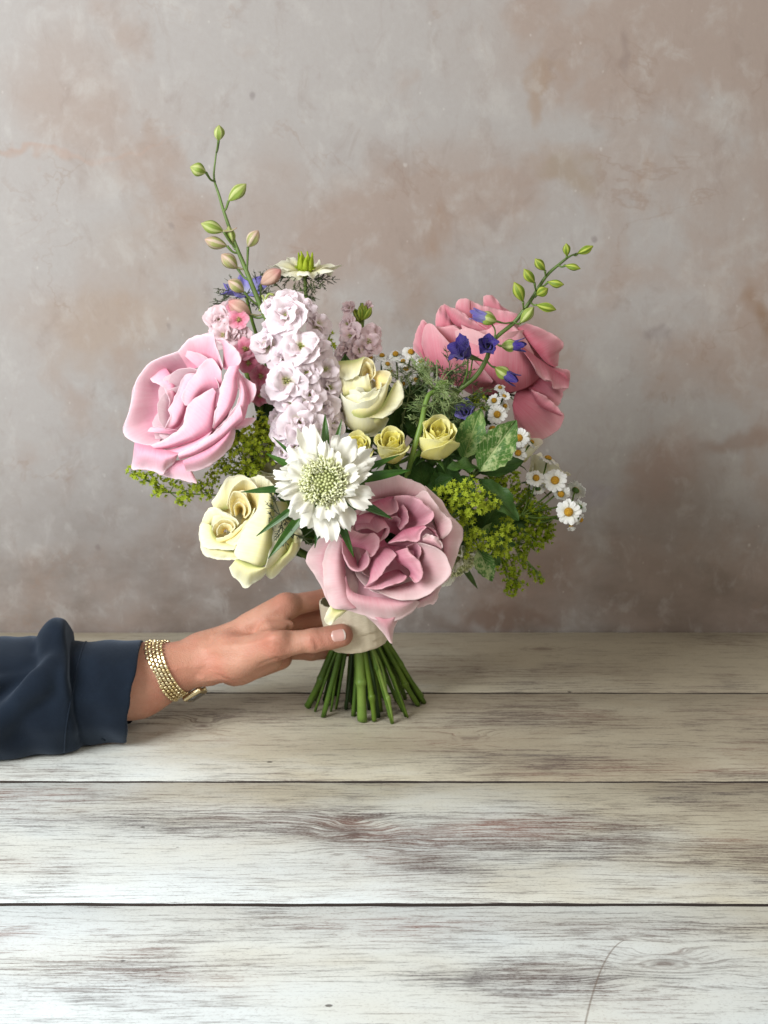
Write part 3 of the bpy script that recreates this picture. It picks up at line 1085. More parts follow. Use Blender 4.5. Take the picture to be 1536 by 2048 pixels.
def rose_petal(L, w, a0, a1, a2, th=0.0, r0=.004, kc=1.0, vc=.55, out=.46, pw=2.3, tip=0.0, ruf=0.0, rk=2.5, side=0.0, noise=.0012,
               wide=.6, narrow=.32, seed=0, z0=0.0, nu=15, nv=17, thick=.0003, skew=0.0, fold=0.0, notch=0.0, rag=0.0, fw=.25):
    """One petal about +Z: L length, w half width, a0>a1>a2 the slope from the axis at base, middle and rim (degrees)."""
    rs = random.Random(seed)
    W = wob2(rs)
    W2 = wob2(rs, 6, 5.0)
    us = np.linspace(-1, 1, nu)
    vs = np.linspace(0, 1, nv)
    NS = 60
    tt = np.linspace(0, 1, NS)
    al = np.radians(a0 + (a1 - a0) * sstep(tt, 0, .55) + (a2 - a1) * sstep(tt, vc, 1.02) ** 1.2)
    rr = r0 + np.concatenate([[0], np.cumsum((np.sin(al[1:]) + np.sin(al[:-1])) / 2)]) * L / (NS - 1)
    zz = z0 + np.concatenate([[0], np.cumsum((np.cos(al[1:]) + np.cos(al[:-1])) / 2)]) * L / (NS - 1)
    U, Vv = np.meshgrid(us, vs, indexing='ij')
    top = 1 - out * np.abs(U) ** pw + tip * np.exp(-(U / .16) ** 2) - notch * np.exp(-(U / .12) ** 2)
    top = top + .03 * W2(U * 2.2, 0 * U) + rag * (.6 * np.sin(U * 9 + rs.uniform(0, 6)) + .5 * np.sin(U * 17 + rs.uniform(0, 6)))
    ve = np.clip(Vv * top, 0, 1.25)
    r = np.interp(ve, tt, rr) + np.maximum(ve - 1, 0) * L * math.sin(al[-1])
    z = np.interp(ve, tt, zz) + np.maximum(ve - 1, 0) * L * math.cos(al[-1])
    an = np.interp(ve, tt, al)
    s = narrow + (1 - narrow) * sstep(Vv, 0, wide)
    Rc = np.maximum(np.abs(r) * kc, .0035)
    phi = np.clip(U * w * s / Rc, -2.7, 2.7)
    # local outward normal in the (r,z) plane
    dn = (W(U, Vv) * noise * 2.2 * Vv + ruf * np.sin(rk * PI * (U + 1) / 2 * 2 + rs.uniform(0, 6.28)) * sstep(Vv, .45, 1.0)
          + W2(U, Vv) * noise * .8 * Vv - fold * np.exp(-(U / fw) ** 2) * Vv)
    dn = dn + side * np.abs(U) ** 3.0 * sstep(Vv, .2, 1.0)
    r2 = r - Rc + (Rc + dn * np.cos(an)) * np.cos(phi)
    t2 = (Rc + dn * np.cos(an)) * np.sin(phi) + skew * Vv ** 2
    z2 = z - dn * np.sin(an)
    c, sn = math.cos(math.radians(th)), math.sin(math.radians(th))
    X = np.stack([r2 * c - t2 * sn, r2 * sn + t2 * c, z2], -1)
    return thick_grid(X, thick)


def add_petal(parent, mat, mw, name='petal', label=None, **kw):
    V, F, UV = rose_petal(**kw)
    o = part(name, mesh_np(name, V, F, UV, mat), parent, mw)
    if label:
        o['label'] = label
    return o


def rings(parent, mat, mw, spec, seed, k=1.0):
    """Whorls of petals. spec rows: (count, theta0, jitter, dict)."""
    rs = random.Random(seed)
    i = 0
    for cnt, th0, jit, kw in spec:
        for q in range(cnt):
            kk = dict(kw)
            for f in ('L', 'w', 'r0', 'noise', 'ruf', 'side', 'fold', 'z0', 'skew'):
                if f in kk:
                    kk[f] = kk[f] * k * (rs.uniform(.92, 1.08) if f in ('L', 'w') else 1)
            for f in ('a1', 'a2'):
                kk[f] = kk[f] + rs.uniform(-6, 6)
            i += 1
            add_petal(parent, mat, mw, th=th0 + q * 360 / cnt + rs.uniform(-jit, jit), seed=seed * 100 + i, **kk)


def leaf_grid(L, W, curl=0.3, fold=.25, wave=0.0, seed=0, nu=9, nv=19, shape=.42, thick=.0004, serr=0.0, twist=0.0):
    """A leaf from the origin along +X, face up +Z. V,F,UV."""
    rs = random.Random(seed)
    N = wob2(rs, 5, 4)
    u = np.linspace(-1, 1, nu)
    v = np.linspace(0, 1, nv)
    U, Vv = np.meshgrid(u, v, indexing='ij')
    k = shape
    prof = np.where(Vv < k, np.sin(np.clip(Vv / k, 0, 1) * PI / 2) ** .8, np.cos(np.clip((Vv - k) / (1 - k), 0, 1) * PI / 2) ** .85)
    w = W * np.maximum(prof, .03)
    if serr:
        w = w * (1 + serr * np.sin(Vv * 42 + 1) * (np.abs(U) > .9))
    ang = -curl * Vv * 1.0
    curl = curl if abs(curl) > 1e-3 else 1e-3
    x = L * np.sin(curl * Vv) / curl
    z = -L * (1 - np.cos(curl * Vv)) / curl
    y = U * w * math.cos(fold)
    up = np.abs(U) * w * math.sin(fold) + wave * np.sin(Vv * 14 + U * 1.5 + seed) * np.abs(U) ** 1.5 * w + .06 * W * N(U, Vv) - .10 * W * np.exp(-(U / .12) ** 2)
    tw = twist * Vv
    y2 = y * np.cos(tw) - up * np.sin(tw)
    up2 = y * np.sin(tw) + up * np.cos(tw)
    X = np.stack([x + up2 * np.sin(curl * Vv), y2, z + up2 * np.cos(curl * Vv)], -1)
    return thick_grid(X, thick)


def dirframe(pos, along, face, scale=1.0):
    """Matrix: local +X along, +Z as near face as it can be."""
    x = Vector(along).normalized()
    z = Vector(face)
    z = (z - x * z.dot(x)).normalized()
    y = z.cross(x)
    return Matrix.Translation(Vector(pos)) @ Matrix((x, y, z)).transposed().to_4x4() @ Matrix.Scale(scale, 4)


def pxframe(pa, pb, ya, yb, face=(0, -1, .25)):
    """Leaf from photograph pixel pa (depth ya) to pb (depth yb): matrix and its length."""
    a, b = P(pa[0], pa[1], ya), P(pb[0], pb[1], yb)
    return dirframe(a, b - a, face), (b - a).length


# ---- binding point and stem ends
BIND = P(713, 1250, 0.0)
ENDS = [G(*p) for p in ((722, 1446), (822, 1436), (618, 1414), (640, 1434), (672, 1419), (748, 1446), (790, 1430), (850, 1400), (833, 1414), (660, 1400), (700, 1402), (784, 1449), (805, 1398), (735, 1392),
                        (690, 1392), (765, 1395), (645, 1392), (820, 1390), (705, 1432), (630, 1400), (775, 1412), (842, 1408), (684, 1408), (755, 1388), (716, 1388), (800, 1412), (667, 1388))]
_rj = random.Random(17)
ENDS = [e + Vector((e.x - BIND.x, e.y, 0)) * _rj.uniform(-.14, .06) + Vector((_rj.uniform(-.002, .002), _rj.uniform(-.002, .002), 0)) for e in ENDS]
_stem_i = [0]
_rs_stem = random.Random(5)


def stem(parent, mat, head, tang, rad, idx=None, name='stem', via=None, base_rad=None):
    """Stem from a flower's head down through the binding to the table. tang: direction leaving the head."""
    i = idx if idx is not None else _stem_i[0]
    if idx is None:
        _stem_i[0] += 1
    end = ENDS[i % len(ENDS)]
    h = Vector(head)
    off = Vector((end.x - BIND.x, end.y - 0.0, 0))
    b = BIND + off * .26 + Vector((0, 0, 0))
    b2 = BIND + off * .12 + Vector((0, 0, .045))
    e = end + Vector((0, 0, max(rad, .001) * .35))
    pts = [h]
    if via:
        pts += [Vector(v) for v in via]
    else:
        pts.append(h + (Vector(tang).normalized() * .6 + (b2 - h).normalized() * .9) * min(.035, (h - b2).length * .25))
    pts += [b2, b, e]
    br = base_rad or rad
    g = _rs_stem.uniform(.62, 1.02)
    rr = [rad * .9] + [rad * .95] * (len(pts) - 4) + [rad * min(g, 1), br * g, br * g * _rs_stem.uniform(.85, 1.1)]
    # a swollen node or a leaf scar on the way down
    tn = _rs_stem.uniform(.30, .75)
    nd = b.lerp(e, tn)
    side_ = Vector((_rs_stem.gauss(0, .0012), _rs_stem.gauss(0, .0012), 0))
    pts[-1:-1] = [b.lerp(e, tn - .10) + side_ * .6, nd + side_, b.lerp(e, tn + .08) + side_ * .8]
    rr[-1:-1] = [br * g, br * g * _rs_stem.uniform(1.15, 1.4), br * g * .96]
    V, F, UV = tube(pts, rr, 9, 6)
    a_, b_ = len(V) - 9, len(V)
    V[a_:b_] = V[a_:b_] + np.array([0, 0, 1.0]) * (_rs_stem.uniform(-.35, .35) * (V[a_:b_, :1] - V[a_:b_, :1].mean()))
    return part(name, mesh_np(name, V, F, UV, mat), parent)


def tubes_part(name, parent, mat, lst, seg=6, n=4):
    mb = MB()
    for pts, r in lst:
        mb.add(*tube(pts, r, seg, n))
    return part(name, mb.mesh(name, mat), parent)


# ---- pigments
PINK = petal_mat('pink_petal', (0.86, 0.40, 0.53), (0.895, 0.58, 0.66), (0.925, 0.80, 0.825), .40, .07)
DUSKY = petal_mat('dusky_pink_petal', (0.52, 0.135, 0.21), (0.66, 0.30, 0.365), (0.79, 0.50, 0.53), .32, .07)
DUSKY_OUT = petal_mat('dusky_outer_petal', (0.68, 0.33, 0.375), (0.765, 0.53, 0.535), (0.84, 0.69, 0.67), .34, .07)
ROSE_PINK = petal_mat('deep_pink_petal', (0.66, 0.17, 0.235), (0.74, 0.315, 0.37), (0.84, 0.545, 0.56), .38, .07)
CREAM = petal_mat('cream_petal', (0.90, 0.83, 0.40), (0.92, 0.89, 0.61), (0.935, 0.925, 0.80), .42, .12, green=(0.62, 0.68, 0.25))
CREAM_IN = petal_mat('cream_inner_petal', (0.92, 0.74, 0.28), (0.93, 0.84, 0.47), (0.935, 0.91, 0.73), .42, .12)
LEMON = petal_mat('lemon_petal', (0.93, 0.85, 0.22), (0.95, 0.90, 0.38), (0.955, 0.925, 0.54), .46, .10, green=(0.58, 0.66, 0.16))
LEMON_IN = petal_mat('lemon_inner_petal', (0.94, 0.80, 0.10), (0.95, 0.87, 0.20), (0.955, 0.905, 0.34), .46, .10)
LILAC = petal_mat('pale_lilac_petal', (0.87, 0.86, 0.64), (0.94, 0.85, 0.875), (0.95, 0.875, 0.90), .48, .08)
BLUSH = petal_mat('blush_petal', (0.80, 0.66, 0.55), (0.87, 0.70, 0.73), (0.88, 0.73, 0.75), .38, .12)
HOTPINK = petal_mat('hot_pink_petal', (0.66, 0.26, 0.26), (0.76, 0.24, 0.35), (0.83, 0.42, 0.50), .30, .2)
WHITE = petal_mat('white_petal', (0.80, 0.83, 0.58), (0.88, 0.865, 0.765), (0.89, 0.88, 0.81), .36, .06)
DAISY = petal_mat('daisy_petal', (0.78, 0.78, 0.66), (0.84, 0.84, 0.80), (0.84, 0.84, 0.81), .30, .05)
BLUE = petal_mat('violet_blue_petal', (0.13, 0.11, 0.30), (0.06, 0.04, 0.22), (0.04, 0.025, 0.17), .22, .3)
PALEBLUE = petal_mat('pale_blue_petal', (0.50, 0.52, 0.55), (0.30, 0.29, 0.55), (0.20, 0.17, 0.50), .25, .3)
STEM = green_mat('green_stem', (0.055, 0.115, 0.010), (0.105, 0.175, 0.016), .06, 50)
STEM_LIGHT = green_mat('light_stem', (0.13, 0.22, 0.035), (0.18, 0.27, 0.05), .08, 50)
STEM_DARK = green_mat('dark_stem', (0.020, 0.045, 0.010), (0.035, 0.075, 0.015), .05, 50)
STEM_BLUE = green_mat('spike_stem', (0.075, 0.125, 0.025), (0.12, 0.19, 0.04), .08, 50)
FEATHER = green_mat('feathery_bract', (0.055, 0.085, 0.025), (0.11, 0.15, 0.05), .1, 90)
FEATHER_PALE = green_mat('pale_thread', (0.13, 0.20, 0.06), (0.26, 0.33, 0.13), .15, 90)
FEATHER_DARK = green_mat('dusky_bract', (0.035, 0.045, 0.022), (0.07, 0.09, 0.035), .1, 90)
BRACT = green_mat('narrow_bract', (0.030, 0.090, 0.010), (0.060, 0.145, 0.018), .2, 70, .35)
LEAF_DARK = green_mat('dark_leaf', (0.014, 0.040, 0.010), (0.028, 0.070, 0.014), .18, 40, .4)
LEAF_MID = green_mat('mid_leaf', (0.04, 0.10, 0.018), (0.075, 0.15, 0.03), .25, 40, .42)
LIME = green_mat('lime_blossom', (0.31, 0.42, 0.014), (0.48, 0.57, 0.05), .40, 200, .6, .2)
LIME_DEEP = green_mat('lime_blossom_deep', (0.31, 0.42, 0.014), (0.48, 0.57, 0.05), .42, 200, .6, .2)


def bud_material(name, a, b, c):
    """Ribbed bud: ground colour with stripes along it."""
    t = NT(name)
    s = t.sep(t.uv())
    st = t.math('SINE', t.math('MULTIPLY', s[0], 2 * PI * 5))
    nz = t.noise(t.objc(), 300.0, 3.0, 0.6)
    col = t.mix(t.ss(t.math('ADD', st, nz), 0.3, 1.3), a, b)
    col = t.mix(t.ss(t.math('ADD', s[1], t.math('MULTIPLY', nz, .3)), 0.75, 1.15, 0.0, 0.6), col, c)
    return leafy(t, col, .22, rough=.5, normal=t.bump(st, .25, .0006))


BUD_GREEN = bud_material('green_bud', (0.25, 0.34, 0.06), (0.52, 0.57, 0.22), (0.40, 0.42, 0.15))
BUD_BLUSH = bud_material('blushing_bud', (0.34, 0.36, 0.12), (0.62, 0.50, 0.37), (0.62, 0.36, 0.33))
BUD_PINK = bud_material('pink_bud', (0.56, 0.36, 0.27), (0.68, 0.46, 0.36), (0.60, 0.20, 0.22))
BUD_SMALL = bud_material('small_green_bud', (0.16, 0.24, 0.02), (0.40, 0.46, 0.07), (0.36, 0.40, 0.06))


def bud_mesh(name, L, R, mat, seed=0, blunt=.35):
    """A bud from the origin along +Z, ridged and pointed."""
    rs = random.Random(seed)
    prof = []
    for t in np.linspace(0, 1, 13):
        r = R * (math.sin(min(t / .55, 1) * PI / 2) ** .75 if t < .55 else (math.cos((t - .55) / .45 * PI / 2) ** (.55 + blunt)))
        prof.append((max(r, .00035), L * t))
    ph = rs.uniform(0, 6)
    V, F, UV = lathe(prof, 20, lambda a, t: .11 * np.cos(5 * a + ph + 1.2 * t) * math.sin(PI * t) + .03 * np.cos(2 * a + ph))
    V[:, 0] += .08 * L * np.sin(V[:, 2] / L * 2.2) * .5
    return mesh_np(name, V, F, UV, mat)


def star_cluster(mb, c, r, n, rs, size):
    """n tiny starry blossoms over a loose ball."""
    for _ in range(n):
        d = Vector((rs.gauss(0, 1), rs.gauss(0, 1), rs.gauss(0, 1))).normalized()
        p = Vector(c) + d * r * rs.uniform(.45, 1.0)
        star(mb, p, (d + Vector((0, -.5, .4))).normalized(), size * rs.uniform(.75, 1.2), rs)


def star(mb, p, nrm, s, rs):
    """An eight-pointed starry blossom with a small cup."""
    m = frame(p, nrm, rs.uniform(0, 360))
    V, F = [], []
    k = 5
    V.append((0, 0, -.15 * s))
    for i in range(k):
        a = 2 * PI * i / k
        b = a + PI / k
        V.append((math.cos(a) * s, math.sin(a) * s, .30 * s))
        V.append((math.cos(b) * s * .42, math.sin(b) * s * .42, .0))
    V.append((0, 0, -.55 * s))
    n = 2 * k
    for i in range(n):
        F.append((0, 1 + i, 1 + (i + 1) % n))
    for i in range(n):
        F.append((n + 1, 1 + (i + 1) % n, 1 + i))
    # the button in the middle
    o = len(V)
    for i in range(4):
        a = PI / 2 * i
        V.append((math.cos(a) * s * .22, math.sin(a) * s * .22, .05 * s))
    V.append((0, 0, .28 * s))
    for i in range(4):
        F.append((o + i, o + (i + 1) % 4, o + 4))
    mb.add(xf(V, m), F)


# ---- petals drawn from their rims: base line, rim line, belly
class Sight:
    """Turns points measured on an enlarged view of one bloom into places in the scene.
    (ox, oy, k): the view's corner and enlargement; (cx, cy): bloom centre in the view; y0 its depth; sx, sy: tilt of the bloom's face."""
    def __init__(self, ox, oy, k, cx, cy, y0, sx, sy):
        self.ox, self.oy, self.k, self.cx, self.cy, self.y0, self.sx, self.sy = ox, oy, k, cx, cy, y0, sx, sy
        self.m = M(P(ox + cx / k, oy + cy / k, y0)) / k

    def at(self, X, Y, h):
        near = (X - self.cx) * self.m * self.sx + (Y - self.cy) * self.m * self.sy + h * .001
        p = P(self.ox + X / self.k, self.oy + Y / self.k, self.y0 - near)
        return np.array((p.x, p.y, p.z))

    def line(self, pts, h, n):
        h = list(h) if isinstance(h, (tuple, list)) else [h]
        hs = np.interp(np.linspace(0, 1, len(pts)), np.linspace(0, 1, len(h)), h) if len(h) > 1 else [h[0]] * len(pts)
        Q = catmull([self.at(X, Y, q) for (X, Y), q in zip(pts, hs)], 8)
        s = np.concatenate([[0], np.cumsum(np.linalg.norm(np.diff(Q, axis=0), axis=1))])
        t = np.linspace(0, s[-1], n)
        return np.stack([np.interp(t, s, Q[:, i]) for i in range(3)], -1)


def loft_petal(S, base, rim, hb, hr, bulge=6.0, roll=.9, seed=0, nu=25, nv=13, thick=.0003, noise=.0007, deep=0.0, vk=1.0):
    rs = random.Random(seed)
    N = wob2(rs, 6, 3.5)
    B, R_ = S.line(base, hb, nu), S.line(rim, hr, nu)
    vs = np.linspace(0, 1, nv)
    to_cam = np.array(CAM_POS) - (B.mean(0) + R_.mean(0)) / 2
    to_cam /= np.linalg.norm(to_cam)
    u = np.linspace(-1, 1, nu)[:, None, None]
    v = vs[None, :, None]
    X = B[:, None] * (1 - v) + R_[:, None] * v
    belly = 1.55 * np.sin(PI * v) * (1 - .72 * v) + .30 * v ** 6
    X = X + to_cam * (bulge * .00072) * belly * (1 - .55 * np.abs(u) ** 3)
    Nn = N(u[..., 0] + 0 * v[..., 0], v[..., 0] + 0 * u[..., 0])[..., None]
    edge = .5 * np.sin(u * 13 + rs.uniform(0, 6)) + .5 * np.sin(u * 7.3 + rs.uniform(0, 6))
    X = X + to_cam * noise * (Nn * 1.6 * (.3 + v) + edge * v ** 3 * 1.2)
    tt = X[:, -1] - X[:, -2]
    tt /= np.maximum(np.linalg.norm(tt, axis=1, keepdims=True), 1e-9)
    ul = np.linspace(0, 1, nu)
    nick = sum(np.sin(ul * f * 6.28 + rs.uniform(0, 6.28)) * a for f, a in ((2.3, .5), (4.7, .4), (8.5, .35))) * np.sin(PI * ul) ** .5
    X = X + (tt * nick[:, None] * .00075)[:, None, :] * (vs ** 5)[None, :, None]
    X = X + to_cam * (.0007 * np.sin(ul * 6.28 * rs.uniform(1.5, 3) + rs.uniform(0, 6)) * np.sin(PI * ul))[:, None, None] * (vs * (1.3 - .3 * vs))[None, :, None]
    X = X + to_cam * (.0005 * np.sin(ul * 6.28 * rs.uniform(4, 6.5) + rs.uniform(0, 6)) * np.sin(PI * ul))[:, None, None] * (vs ** 3)[None, :, None]
    # rolled rim: a few rows that turn back away from the viewer
    if roll:
        t = X[:, -1] - X[:, -2]
        t = t - to_cam * (t @ to_cam)[:, None]
        t /= np.maximum(np.linalg.norm(t, axis=1, keepdims=True), 1e-9)
        w = roll * .00034 * (1 + .45 * np.sin(np.linspace(0, 6, nu) + rs.uniform(0, 6)))[:, None] * (1 - .8 * np.abs(np.linspace(-1, 1, nu)) ** 6)[:, None]
        ex = []
        for a in (.5, 1.1, 1.7, 2.3):
            ex.append(X[:, -1] + t * w * math.sin(a) - to_cam * w * (1 - math.cos(a)))
        X = np.concatenate([X, np.stack(ex, 1)], 1)
    # the sheet runs on out of sight towards the calyx
    if deep:
        b = X[:, :1] - to_cam * deep * .001 + (X[:, 1:].mean((0, 1)) - X[:, :1]) * .15
        X = np.concatenate([b, X], 1)
    return thick_grid(X, thick)


def draw_petals(parent, S, rows, seed):
    for i, (mat, base, rim, hb, hr, *kw) in enumerate(rows):
        k = dict(kw[0]) if kw else {}
        lab = k.pop('label', None)
        V, F, UV = loft_petal(S, base, rim, hb, hr, seed=seed + i, **k)
        o = part('petal', mesh_np('petal', V, F, UV, mat), parent)
        if lab:
            o['label'] = lab
        # most broad petals have another lying close behind, its rim just showing
        if k.get('roll', .9) >= 1.05 and lab is None:
            rj = random.Random(seed * 31 + i)
            bx, by = sum(q[0] for q in base) / len(base), sum(q[1] for q in base) / len(base)
            g = rj.uniform(4, 10)
            ph, am = rj.uniform(0, 6), rj.uniform(.5, .9)
            r2 = []
            for n_, (x, y) in enumerate(rim):
                L_ = max(math.hypot(x - bx, y - by), 1)
                w_ = g * math.sin(PI * (n_ + .5) / len(rim)) * (1 + am * math.sin(n_ * 1.3 + ph))
                r2.append((x + (x - bx) / L_ * w_, y + (y - by) / L_ * w_))
            dr = lambda h, e: tuple(q - e for q in h) if isinstance(h, (tuple, list)) else h - e
            k2 = dict(k)
            k2['roll'] = .6
            k2['bulge'] = k.get('bulge', 6) - 3
            V, F, UV = loft_petal(S, base, r2, dr(hb, 3), dr(hr, 2.2), seed=seed + 500 + i, **k2)
            part('petal', mesh_np('petal', V, F, UV, mat), parent)

# ------------------------------------------------------------------ the bouquet, flower by flower
BG = 'flowers of the bouquet'


def flower(name, label, cat, head, group=None):
    """Empty of a flower at its head's base; its stem and petals hang under it."""
    return thing(name, label, cat, tuple(head), group)


def sepals(parent, mw, n, L, w, seed, mat=None, a1=100, a2=130):
    for q in range(n):
        add_petal(parent, mat or LEAF_MID, mw, name='sepal', L=L, w=w, a0=80, a1=a1, a2=a2, th=q * 360 / n + seed * 17, r0=.003, kc=2.0, out=.75, pw=1.2, tip=.15, narrow=.6, wide=.3, seed=seed * 7 + q, nu=7, nv=9, noise=.0006)
    V, F, UV = lathe([(.0028, -.016), (.0050, -.010), (.0062, -.004), (.0066, .001), (.004, .004)], 14)
    part('hip', mesh_np('hip', V, F, UV, mat or LEAF_MID), parent, mw)


# ---- 1: open pale pink rose
ax = Vector((-.50, -.78, .34)).normalized()
hd = P(384, 822, -.055) - ax * .030
rose = flower('rose', 'large pale pink rose opened to a smooth bowl, beside the lilac-white stock', 'rose', hd, 'large pink roses')
mw = frame(hd, ax, 0)
rings(rose, PINK, mw, [(5, 20, 6, dict(L=.056, w=.034, a0=74, a1=14, a2=20, r0=.008, kc=1.1, noise=.0014)), (5, 56, 6, dict(L=.054, w=.034, a0=80, a1=24, a2=34, r0=.008, kc=1.1, noise=.0014))], 11, .92)
draw_petals(rose, Sight(230, 640, 4.6545, 640, 800, -.066, .60, .38), [
    # far wall of the bowl, then inwards
    (PINK, [(700, 480), (760, 445), (830, 425), (900, 410), (940, 425), (965, 445), (990, 475)], [(585, 295), (680, 195), (790, 147), (912, 135), (930, 210), (965, 310), (1005, 430)], -22, (-4, 2), dict(bulge=-2, roll=1.1)),
    (PINK, [(760, 500), (660, 500), (590, 570), (560, 680), (545, 770), (530, 850), (510, 950), (500, 1010), (480, 1040), (460, 1060), (440, 1080)], [(610, 285), (430, 352), (325, 402), (240, 510), (180, 650), (140, 830), (82, 1020), (112, 1088), (230, 1150), (340, 1165), (410, 1140)], -34, (-2, 0, 4), dict(bulge=-7, roll=1.6, nu=33)),
    (PINK, [(430, 390), (490, 470), (530, 540), (555, 620), (565, 700), (555, 790)], [(318, 490), (335, 560), (420, 602), (472, 660), (512, 750), (500, 805)], -20, -12, dict(bulge=2, roll=.7)),
    (PINK, [(860, 520), (900, 480), (940, 470), (960, 480), (985, 520)], [(610, 300), (700, 290), (800, 320), (880, 370), (960, 440)], -20, -8, dict(bulge=3, roll=.6)),
    (PINK, [(790, 560), (745, 610), (705, 690), (690, 770), (680, 820), (660, 880), (630, 930), (600, 980), (540, 1020)], [(742, 500), (660, 512), (608, 590), (575, 690), (530, 790), (498, 832), (515, 890), (490, 960), (462, 1015)], -20, -10, dict(bulge=6, roll=.8)),
    (PINK, [(640, 1040), (600, 1030), (560, 1040), (520, 1060)], [(480, 1010), (420, 995), (340, 1000), (305, 1040)], -14, -8, dict(bulge=3, roll=.9)),
    (PINK, [(760, 800), (770, 750), (810, 700), (860, 670), (900, 650), (930, 640), (965, 630), (995, 610)], [(655, 795), (622, 730), (650, 650), (720, 540), (800, 420), (870, 368), (930, 385), (990, 480)], -14, (-4, -2, -6), dict(bulge=7, roll=1.0)),
    # near side of the heart: the long fold with its pale rolled edge
    (PINK, [(945, 680), (935, 800), (925, 920), (905, 1005), (850, 1065), (740, 1125), (600, 1170), (470, 1200), (385, 1205)], [(912, 635), (820, 690), (742, 742), (688, 815), (655, 900), (638, 985), (560, 1055), (460, 1122), (335, 1168)], (0, -2, 0), (-4, 4, 4), dict(bulge=10, roll=1.7, nu=29)),
    (PINK, [(1000, 180), (1010, 300), (1010, 440), (1035, 460), (1060, 470), (1080, 470)], [(918, 190), (1000, 180), (1070, 225), (1150, 310), (1172, 375), (1140, 432)], -8, -2, dict(bulge=4, roll=1.2)),
    (PINK, [(1160, 420), (1135, 540), (1140, 660), (1095, 800), (1020, 910), (925, 1015)], [(1062, 432), (1020, 520), (992, 620), (967, 740), (940, 850), (910, 1000)], (2, 0), (4, 8), dict(bulge=7, roll=1.0)),
    (PINK, [(1120, 560), (1150, 640), (1180, 720), (1200, 790), (1200, 830)], [(1100, 436), (1180, 515), (1280, 590), (1315, 650), (1288, 745)], -16, -14, dict(bulge=4)),
    (PINK, [(1150, 470), (1215, 600), (1240, 740), (1225, 850), (1190, 935), (1090, 975)], [(1110, 470), (1135, 560), (1160, 690), (1110, 820), (1030, 930), (935, 1020)], -12, (-4, 2), dict(bulge=8, roll=.5)),
    (PINK, [(1195, 930), (1100, 1010), (1000, 1100), (880, 1185), (740, 1255), (600, 1300)], [(1165, 790), (1060, 925), (945, 1035), (840, 1112), (720, 1192), (585, 1248)], (-4, 0), (2, 8), dict(bulge=6, roll=1.3)),
    (PINK, [(905, 1030), (800, 1100), (650, 1165), (500, 1205), (390, 1210)], [(880, 1065), (800, 1140), (680, 1200), (590, 1250), (500, 1225)], -2, 2, dict(bulge=3, roll=.6)),
    # outer petals turned down and out
    (PINK, [(1100, 985), (1020, 1085), (900, 1180), (800, 1235), (700, 1280), (630, 1310)], [(1114, 985), (1106, 1085), (1042, 1205), (950, 1300), (830, 1376), (666, 1412)], (-2, 3), (-16, -10), dict(bulge=7, roll=1.3)),
    (PINK, [(185, 1140), (260, 1160), (340, 1175), (400, 1195), (470, 1210), (530, 1225), (600, 1240)], [(168, 1290), (160, 1388), (240, 1385), (350, 1396), (440, 1436), (475, 1380), (550, 1322), (582, 1250)], (0, 3), (-10, -6), dict(bulge=15, roll=1.3)),
    (PINK, [(440, 1330), (500, 1320), (560, 1310), (600, 1305), (640, 1300), (660, 1300), (690, 1300)], [(380, 1405), (470, 1452), (590, 1482), (700, 1502), (760, 1516), (735, 1445), (692, 1385)], -8, -18, dict(bulge=5, roll=.8)),
    (PINK, [(1090, 950), (1095, 965), (1100, 985), (1100, 1005)], [(1180, 918), (1302, 914), (1240, 985), (1120, 1022)], -14, -20, dict(bulge=3, roll=.7)),
], 1500)
sepals(rose, mw, 5, .026, .005, 3)
stem(rose, STEM, hd, -ax, .0036, 2)

